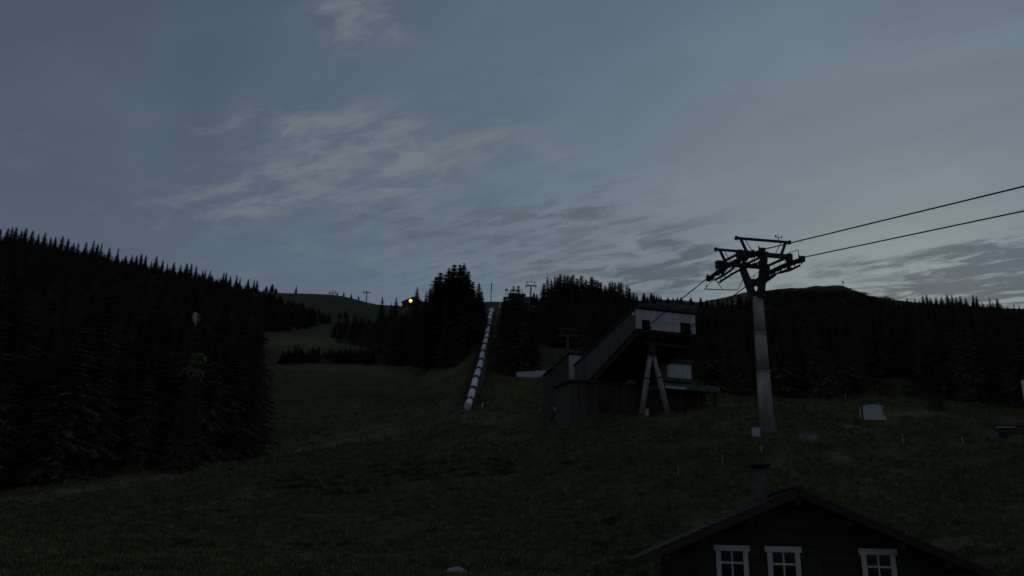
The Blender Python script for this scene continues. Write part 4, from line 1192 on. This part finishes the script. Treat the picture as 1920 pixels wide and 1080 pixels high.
# ------------------------------------------------------------------ right edge: lumber, boulder, post
def rock(name, px, py, wpx, hpx, seed, label, mat='stone'):
    p = ground_hit(px, py); k = np.linalg.norm(p - CAM) / F; rr = random.Random(seed)
    import bmesh
    bm = bmesh.new(); bmesh.ops.create_icosphere(bm, subdivisions=3, radius=1.0)
    offs = [Vector((rr.uniform(-1, 1), rr.uniform(-1, 1), rr.uniform(-1, 1))).normalized() for _ in range(9)]
    cut = [rr.uniform(.34, .8) for _ in range(9)]
    for v in bm.verts:
        for o_, c_ in zip(offs, cut):
            dd = v.co.dot(o_)
            if dd > c_: v.co -= o_ * (dd - c_) * .9
        v.co *= 1 + rr.uniform(-.02, .02)
        v.co.x *= wpx * k / 2; v.co.y *= wpx * k / 2.4; v.co.z *= hpx * k * .62
        v.co.z += hpx * k * .22
    m = bpy.data.meshes.new(name); bm.to_mesh(m); bm.free(); m.materials.append(MAT[mat])
    o = bpy.data.objects.new(name, m); COL.objects.link(o); o.location = Vector(p)
    tag(o, label, 'boulder'); return o
rock('boulder', 1860, 826, 24, 17, 3, 'grey boulder in the grass below the lumber pile at the right edge')
rock('boulder', 848, 1080, 56, 20, 8, 'pale boulder half cut off at the bottom edge of the meadow', 'palestone')
rock('boulder', 666, 946, 11, 5, 9, 'tiny pale stone in the dark hollow of the near meadow')
lp = ground_hit(1898, 815); kk = np.linalg.norm(lp - CAM) / F
lm = empty('lumber_pile', lp, math.radians(14))
for k, (x0, x1, y, z0, th, mt) in enumerate([(-1.9, -.9, -.3, .55, .10, 'palewood'), (-.7, .3, -.2, .62, .10, 'palewood'), (-1.6, 1.6, .3, .30, .18, 'oldwood'), (-1.5, 1.8, .6, .55, .16, 'oldwood'), (-1.2, 2.0, .1, .12, .2, 'darkwood'), (-.6, 1.9, .5, .82, .14, 'oldwood')]):
    MB().bar((x0, y, z0), (x1, y + .1, z0 + .06), .24, th).build('plank', MAT[mt], lm, bevel=.01)
for x in (-1.0, .9): MB().box(x - .1, x + .1, -.5, 1.0, -.3, .06).build('bearer', MAT['darkwood'], lm)
MB().hexa([(-.1, .0, 1.05), (2.2, -.1, 1.2), (2.2, 1.3, 1.3), (-.2, 1.2, 1.12), (-.1, .0, 1.35), (2.2, -.1, 1.55), (2.2, 1.3, 1.62), (-.2, 1.2, 1.4)]).build('cover_sheet', MAT['redwood'], lm)
tag(lm, 'pile of planks under a red-brown sheet at the right edge of the meadow', 'lumber')
wp = ground_hit(1933, 790); kk = np.linalg.norm(wp - CAM) / F
po = empty('white_board', wp, math.radians(-20))
MB().box(-.32, .34, 0, .12, 1.7, 65 * kk).build('board', MAT['panel'], po, bevel=.02)
MB().box(-.30, .34, .01, .11, -.4, 1.69).build('lower_panel', MAT['teal'], po, bevel=.02)
for x in (-.15, .25): MB().box(x - .04, x + .04, .125, .2, -.4, 60 * kk).build('post', MAT['galv'], po)
tag(po, 'tall narrow pale board with a greenish foot at the right edge', 'board')
# pale hut roof glimpsed in the left forest, and white speck on the ridge
def hut(px, py, D_, w, dp, h, rf, label, mat='offwhite', roofm='roof', cat='hut', rz=0.0, ground=True, name='hut', win=None):
    p = at(px, py, D_)
    if ground: p = drop(p)
    o = empty(name, p, rz)
    MB().box(-w / 2, w / 2, 0, dp, -2.0, h).build('wall', MAT[mat], o)
    MB().prism([(-w / 2, 0, h + .003), (w / 2, 0, h + .003), (0, 0, h + rf)], (0, dp, 0)).build('gable', MAT[mat], o)
    for s in (-1, 1):
        MB().hexa([(0, -.4, h + rf + .02), (s * (w / 2 + .5), -.4, h - rf * 1.0 / w + .02), (s * (w / 2 + .5), dp + .4, h - rf / w + .02), (0, dp + .4, h + rf + .02),
                   (0, -.4, h + rf + .22), (s * (w / 2 + .5), -.4, h - rf / w + .22), (s * (w / 2 + .5), dp + .4, h - rf / w + .22), (0, dp + .4, h + rf + .22)]).build('roof', MAT[roofm], o)
    MB().box(-.5, .5, -.05, -.003, -.2, 1.9).build('door', MAT['darkwood'], o)
    tag(o, label, cat); return o

# ------------------------------------------------------------------ things along the ridge
# hut with the lit floodlight
hp_ = drop(at(774, 577, 446))
zt = at(771, 556, 446)[2] - hp_[2]
print('lamp hut', zt)
hh = hut(774, 577, 446, 12.5, 9, max(zt - 3.2, 1.6), 3.0, 'dark hut on the ridge carrying the bright yellow lamp', 'darkwood', 'chaletroof', name='lamp_hut')
lp_ = at(770, 564, 444.0)
fl_ = empty('floodlight', lp_)
MB().tube([(0, .25, 0), (0, .05, 0), (0, -.02, 0)], [.5, 1.0, 1.05], 20).build('housing', MAT['black'], fl_, True)
mbl = MB(); vs = []
n1, n2 = 20, 6
for j in range(n2 + 1):
    ph = j / n2 * math.pi / 2
    for k in range(n1):
        a = 2 * math.pi * k / n1
        vs.append((math.cos(a) * math.cos(ph) * 1.0, -.03 - math.sin(ph) * .8, math.sin(a) * math.cos(ph) * 1.0))
vs = [tuple(c_ * 0.95 for c_ in v_) for v_ in vs]
mbl.add(vs, [(j * n1 + k, j * n1 + (k + 1) % n1, (j + 1) * n1 + (k + 1) % n1, (j + 1) * n1 + k) for j in range(n2) for k in range(n1)])
mbl.build('lens', MAT['lamp'], fl_, True)
MB().bar((0, .2, -1.3), (0, 2.2, -1.3), .2).build('bracket', MAT['black'], fl_)
tag(fl_, 'bright yellow lit floodlight shining from the hut on the ridge', 'lamp')

gl_d = bpy.data.lights.new('floodlight_glow', 'POINT'); gl_d.energy = 130; gl_d.color = (1.0, .60, .20); gl_d.shadow_soft_size = .5
gl_o = bpy.data.objects.new('floodlight_glow', gl_d); COL.objects.link(gl_o); gl_o.parent = fl_; gl_o.location = (0, -1.6, .4)
def small_pylon(px, base_y, top_y, D_, halfw, label, gantry=True, name='lift_pylon'):
    b = at(px, base_y, D_); gz = ground_z(b[0], b[1]); h = at(px, top_y, D_)[2] - gz
    o = empty(name, (b[0], b[1], gz))
    zc = h - (1.9 if gantry else .6)
    MB().tube([(0, 0, -1), (0, 0, zc)], [.42, .3], 14).build('column', MAT['darksteel'], o, True)
    MB().box(-halfw, halfw, -.25, .25, zc - .05, zc + .4).build('crossarm', MAT['darksteel'], o)
    for s in (-1, 1):
        MB().bar((s * (halfw - .1), -2.2, zc - .25), (s * (halfw - .1), 2.2, zc - .25), .35, .4).build('sheave_train', MAT['darksteel'], o)
        if gantry: MB().bar((s * (halfw - 1.3), 0, zc + .3), (s * (halfw - .35), 0, h), .22, .2, (0, 1, 0)).build('gantry_post', MAT['darksteel'], o)
    if gantry: MB().box(-halfw + .05, halfw - .05, -.1, .1, h - .12, h + .12).build('gantry_beam', MAT['darksteel'], o)
    else: MB().box(-halfw * .8, halfw * .8, -.1, .1, h - .1, h + .1).build('gantry_beam', MAT['darksteel'], o)
    tag(o, label, 'pylon'); return o
t0 = small_pylon(995, 572, 529, 352, 2.4, 'dark T-shaped lift pylon on the ridge right of the narrow tree clump')
MB().bar((.1, 0, at(995, 529, 352)[2] - t0.location.z), (.1, 0, at(995, 521, 352)[2] - t0.location.z), .12).build('antenna', MAT['darksteel'], t0)
small_pylon(686, 575, 547, 600, 2.5, 'small dark lift pylon on the bare ridge, nearer the yellow lamp', False)
small_pylon(623, 557, 545.5, 640, 2.8, 'tiny dark lift pylon sunk behind the bare ridge far left of the lamp')
fp_ = small_pylon(1064, 668, 616, 185, 2.3, 'faint grey lift pylon against the dark wood above the station')
for ch in fp_.children: ch.data.materials[0] = MAT['roof']
# mast on the ridge above the pipe
mp_ = drop(at(920.5, 568, 352)); hm = at(920.5, 530, 352)[2] - mp_[2]
ms = empty('antenna_mast', mp_)
MB().tube([(0, 0, -.5), (0, 0, hm)], [.17, .12], 8).build('mast', MAT['darksteel'], ms, True)
for k, z in enumerate((.55, .7, .84)): MB().box(-.2, .32, -.2, .2, hm * z, hm * z + .9).build('antenna_box', MAT['darksteel'], ms)
tag(ms, 'thin dark antenna mast on the ridge above the white pipeline', 'mast')
# top station building on the ridge
bp0 = drop(at(972, 575, 362)); k_ = 362 / F * 1.03
bz = lambda y: at(972, y, 362)[2] - bp0[2]
tb = empty('ridge_building', bp0)
def bx(x): return (x - 972) * k_
MB().box(bx(953), bx(985), 0, 9, -3, bz(552)).build('wall', MAT['sidepanel'], tb)
MB().box(bx(943.5), bx(991), -1.6, 0 - .003, -3, bz(558.5)).build('gate_wing', MAT['sidepanel'], tb)
MB().box(bx(979), bx(1000), 1, 8, -3, bz(556.5)).build('wing', MAT['pinkwall'], tb)
MB().box(bx(943.2), bx(956), -1.9, -1.61, bz(566), bz(562)).build('pink_band', MAT['pinkwall'], tb)  # band in the same pinkish colour as the wing wall
MB().box(bx(952.5), bx(985.5), -.3, 9.3, bz(552) + .003, bz(552) + .35).build('roof', MAT['roof'], tb)
MB().box(bx(985.6), bx(1000.5), .7, 8.3, bz(556.5) + .003, bz(556.5) + .35).build('wing_roof', MAT['roof'], tb)
for x in (986.5, 989.8, 993.6, 997):
    wb = MB().box(bx(x - 1.1), bx(x + 1.1), .9, .997, bz(564), bz(559.5)).build('window_frame', MAT['oldwood'], tb)
    MB().box(bx(x - .8), bx(x + .8), .86, .897, bz(563.4), bz(560)).build('pane', MAT['litwin'] if x in (986.5, 989.8) else MAT['pane'], wb)
for x in (947.5, 950.5, 979.5): 
    MB().bar((bx(x), -.8, bz(559)), (bx(x), -.8, bz(543)), .2).build('roof_mast', MAT['darksteel'], tb)
MB().box(bx(946), bx(952), -1.0, -.6, bz(546), bz(543.5)).build('roof_equipment', MAT['darksteel'], tb)
tag(tb, 'low building on the ridge with a pinkish wall and faintly lit windows', 'building')
wpst = at(937, 578, 300)
wb_ = empty('white_marker', drop(wpst))
hz_ = at(937, 569, 300)[2] - wb_.location.z; lz_ = at(937, 577.5, 300)[2] - wb_.location.z
MB().box(-.32, .32, -.1, .1, lz_, hz_).build('plate', MAT['white'], wb_)
MB().box(-.08, .08, .11, .2, -.5, hz_ - .2).build('post', MAT['galv'], wb_)
tag(wb_, 'small upright white plate right of the top end of the pipeline', 'marker')
# summit hut with antenna on the bare right-hand peak
sp1 = drop(at(1580, 545, 945)); k_ = 945 / F * 1.06
so = empty('summit_hut', sp1)
hz1 = at(1580, 541.0, 945)[2] - sp1[2]
MB().box(-9, 9, 0, 8, -4, max(hz1, 1.5)).build('wall', MAT['darkwood'], so)
MB().box(-10, 10.5, -.6, 8.6, max(hz1, 1.5) + .003, max(hz1, 1.5) + .5).build('roof', MAT['roof'], so)
MB().box(-3, -.5, -.1, -.003, .2, 1.2).build('window', MAT['pane'], so)
tag(so, 'tiny flat hut on the bare summit right of the big pylon', 'hut')
sm = empty('antenna_mast', sp1 + np.array([0, -1.5, 0]))
hz2 = at(1580, 528, 945)[2] - sp1[2]
MB().tube([(0, 0, -1), (0.6, 0, hz2)], [.35, .25], 8).build('mast', MAT['darksteel'], sm, True)
MB().box(-.1, 1.5, -.4, .4, hz2 - 2, hz2).build('antenna_box', MAT['darksteel'], sm)
tag(sm, 'thin slanting antenna mast beside the hut on the bare summit', 'mast')
# pale hut showing in the left forest
hw_ = at(366, 593, 330)
wh = empty('forest_hut', drop(hw_))
zt0, zt1 = at(366, 599, 330)[2] - wh.location.z, at(366, 585, 330)[2] - wh.location.z
MB().box(-1.0, 1.0, 0, 3, -1, zt1 - .8).build('wall', MAT['panel'], wh)
MB().prism([(-1.3, -.2, zt1 - .78), (1.3, -.2, zt1 - .78), (0, -.2, zt1)], (0, 3.4, 0)).build('roof', MAT['panel'], wh)
tag(wh, 'tiny pale hut peeping out of the dark left forest', 'hut')

# ------------------------------------------------------------------ chalet in the foreground
BE = math.radians(-12)
AP = at(1495, 913, 30)
gz0 = 2.6
ch = empty('chalet', (AP[0], AP[1], gz0), BE)
tag(ch, 'dark timber chalet with white-framed windows at the lower right', 'house')
AZ_ = AP[2] - gz0                    # ridge height above the base
SLP = .437; DEP = 11.5; YW = 1.1
ev = 5.62
zs_ = lambda x: AZ_ - SLP * abs(x)
for s in (-1, 1):
    # thin boarded roof: courses of boards over a deck
    MB().hexa([(0, 0, AZ_ - .30), (s * ev, 0, zs_(ev) - .30), (s * ev, DEP, zs_(ev) - .30), (0, DEP, AZ_ - .30),
               (0, 0, AZ_ - .10), (s * ev, 0, zs_(ev) - .10), (s * ev, DEP, zs_(ev) - .10), (0, DEP, AZ_ - .10)]).build('roof_deck', MAT['darkwood'], ch)
    nC = 16
    for k in range(nC):
        x0, x1 = s * (ev + .12) * k / nC, s * (ev + .12) * (k + 1.12) / nC
        j0, j1 = -.12 + RNG.uniform(-.03, .03), DEP + .1
        MB().hexa([(x0, j0, zs_(x0) - .085), (x1, j0, zs_(x1) - .07), (x1, j1, zs_(x1) - .07), (x0, j1, zs_(x0) - .085),
                   (x0, j0, zs_(x0) - .045), (x1, j0, zs_(x1) + .0), (x1, j1, zs_(x1) + .0), (x0, j1, zs_(x0) - .045)]).build('roof_course', MAT['chaletroof'], ch)
    MB().hexa([(s * .02, -.16, AZ_ - .34), (s * (ev + .1), -.16, zs_(ev + .1) - .34), (s * (ev + .1), -.125, zs_(ev + .1) - .34), (s * .02, -.125, AZ_ - .34),
               (s * .02, -.16, AZ_ - .09), (s * (ev + .1), -.16, zs_(ev + .1) - .09), (s * (ev + .1), -.125, zs_(ev + .1) - .09), (s * .02, -.125, AZ_ - .09)]).build('verge_board', MAT['darkwood'], ch)
    gt = MB().tube([(s * (ev + .16), -.1, zs_(ev) - .28), (s * (ev + .16), DEP, zs_(ev) - .34)], [.085, .085], 10).build('gutter', MAT['darksteel'], ch)
    for xx in (1.6, 3.2, 4.5):
        MB().box(s * xx - .09, s * xx + .09, -.02, YW + .3, zs_(xx) - .56, zs_(xx) - .31 - SLP * .09).build('purlin', MAT['darkwood'], ch)
MB().box(-.11, .11, -.02, YW + .3, AZ_ - .62, AZ_ - .36).build('purlin', MAT['darkwood'], ch)
MB().bar((0, -.12, AZ_ + .02), (0, DEP, AZ_ + .02), .3, .08).build('ridge_cap', MAT['chaletroof'], ch)
hwid = 4.74
core = [(-hwid + .05, YW + .06, -.5), (hwid - .05, YW + .06, -.5), (hwid - .05, YW + .06, zs_(hwid) - .34), (0, YW + .06, AZ_ - .34), (-hwid + .05, YW + .06, zs_(hwid) - .34)]
# windows (centre x, half width) measured from the ridge
WX = [(-2.25, .38), (-.50, .38), (2.60, .38)]
zh = AZ_ - 2.02; zl = zh - 1.55      # head and sill of the windows
# rear and side walls of solid timber
MB().box(-hwid + .05, -hwid + .2, YW + .3, DEP - 1, -.5, zs_(hwid) - .36).build('side_wall', MAT['darkwood'], ch)
MB().box(hwid - .2, hwid - .05, YW + .3, DEP - 1, -.5, zs_(hwid) - .36).build('side_wall', MAT['darkwood'], ch)
MB().prism([(x, DEP - 1, z) for x, _, z in core], (0, .15, 0)).build('rear_wall', MAT['darkwood'], ch)
# gable front: horizontal boards cut round the windows
bh = .215
z = -.5; row = 0
while z < AZ_ - .4:
    z1 = z + bh
    lim = min(hwid, (AZ_ - .33 - z1) / SLP)
    if lim < .1: break
    cuts = []
    if z1 > zl + .02 and z < zh - .02:
        cuts = [(c_ - h_ - .16, c_ + h_ + .16) for c_, h_ in WX]
    segs = []; x = -lim
    for a, b in cuts:
        if a > x: segs.append((x, a))
        x = b
    if x < lim: segs.append((x, lim))
    for a, b in segs:
        off = RNG.uniform(-.006, .006)
        la = -min(hwid, (AZ_ - .33 - z) / SLP) if a == -lim else a
        lb = min(hwid, (AZ_ - .33 - z) / SLP) if b == lim else b
        MB().hexa([(la, YW + off, z + .008), (lb, YW + off, z + .008), (lb, YW + .09, z + .008), (la, YW + .09, z + .008), (a, YW + off + .008, z1), (b, YW + off + .008, z1), (b, YW + .09, z1), (a, YW + .09, z1)]).build('wall_board', MAT['darkwood'], ch)
    z = z1; row += 1
MB().box(-hwid + .06, hwid - .06, YW + .10, YW + .16, -.5, zl - .02).build('wall_backing', MAT['darkwood'], ch)
for k, (c_, h_) in enumerate(WX):
    wf = MB().box(c_ - h_ - .17, c_ - h_ - .0, YW - .045, YW + .1, zl, zh - .17).box(c_ + h_ + .0, c_ + h_ + .17, YW - .045, YW + .1, zl, zh - .17).box(c_ - h_ - .17, c_ + h_ + .17, YW - .045, YW + .1, zl - .16, zl - .003)
    o = wf.build('window', MAT['trim'], ch, bevel=.006)
    MB().box(c_ - h_ - .24, c_ + h_ + .24, YW - .075, YW + .1, zh - .168, zh + .03).build('head_board', MAT['trim'], o, bevel=.006)
    zt = zh - .17
    MB().box(c_ - .028, c_ + .028, YW + .02, YW + .07, zl, zt).box(c_ - h_, c_ - .03, YW + .02, YW + .07, zh - .60, zh - .53).box(c_ + .03, c_ + h_, YW + .02, YW + .07, zh - .60, zh - .53).build('muntin', MAT['trim'], o)
    for a, b in ((c_ - h_, c_ - .028), (c_ + .028, c_ + h_)):
        for zz0, zz1 in ((zl, zh - .60), (zh - .53, zt)):
            MB().box(a + .002, b - .002, YW + .042, YW + .05, zz0 + .002, zz1 - .002).build('pane', MAT['pane'], o)
    # open shutter beside it
    sd = -1 if k == 0 else 1
    xa = c_ + sd * (h_ + .26); xb = xa + sd * .58
    x0, x1 = min(xa, xb), max(xa, xb)
    so_ = MB().box(x0, x0 + .07, YW - .06, YW - .02, zl, zh - .06).box(x1 - .07, x1, YW - .06, YW - .02, zl, zh - .06).box(x0 + .07, x1 - .07, YW - .06, YW - .02, zl, zl + .09).box(x0 + .07, x1 - .07, YW - .06, YW - .02, zh - .15, zh - .06).build('shutter', MAT['shutter'], ch)
    zz = zl + .1
    sl = MB()
    while zz < zh - .2:
        sl.hexa([(x0 + .07, YW - .055, zz), (x1 - .07, YW - .055, zz), (x1 - .07, YW - .03, zz + .02), (x0 + .07, YW - .03, zz + .02), (x0 + .07, YW - .05, zz + .01), (x1 - .07, YW - .05, zz + .01), (x1 - .07, YW - .022, zz + .055), (x0 + .07, YW - .022, zz + .055)]); zz += .06
    sl.build('louvre', MAT['shutter'], so_)
# chimney
cx, cy = -.62, 7.2
MB().hexa([(cx - .30, cy - .3, AZ_ - 1.2), (cx + .30, cy - .3, AZ_ - 1.2), (cx + .30, cy + .3, AZ_ - 1.2), (cx - .30, cy + .3, AZ_ - 1.2), (cx - .30, cy - .3, AZ_ + 1.0), (cx + .30, cy - .3, AZ_ + 1.0), (cx + .30, cy + .3, AZ_ + 1.0), (cx - .30, cy + .3, AZ_ + 1.0)]).build('chimney', MAT['plaster'], ch, bevel=.02)
cc = bpy.data.objects['chimney']
MB().box(cx - .25, cx + .25, cy - .25, cy + .25, AZ_ + 1.003, AZ_ + 1.13).build('flue', MAT['black'], cc)
MB().box(cx - .42, cx + .42, cy - .42, cy + .42, AZ_ + 1.133, AZ_ + 1.22).build('cap', MAT['black'], cc, bevel=.01)
# lean-to eave on the right side
MB().hexa([(4.3, YW + 2.5, AZ_ - 2.62), (6.2, YW + 2.5, AZ_ - 3.05), (6.2, DEP, AZ_ - 3.05), (4.3, DEP, AZ_ - 2.62), (4.3, YW + 2.5, AZ_ - 2.5), (6.2, YW + 2.5, AZ_ - 2.93), (6.2, DEP, AZ_ - 2.93), (4.3, DEP, AZ_ - 2.5)]).build('lean_to_roof', MAT['chaletroof'], ch)

print('objects', len(bpy.data.objects))
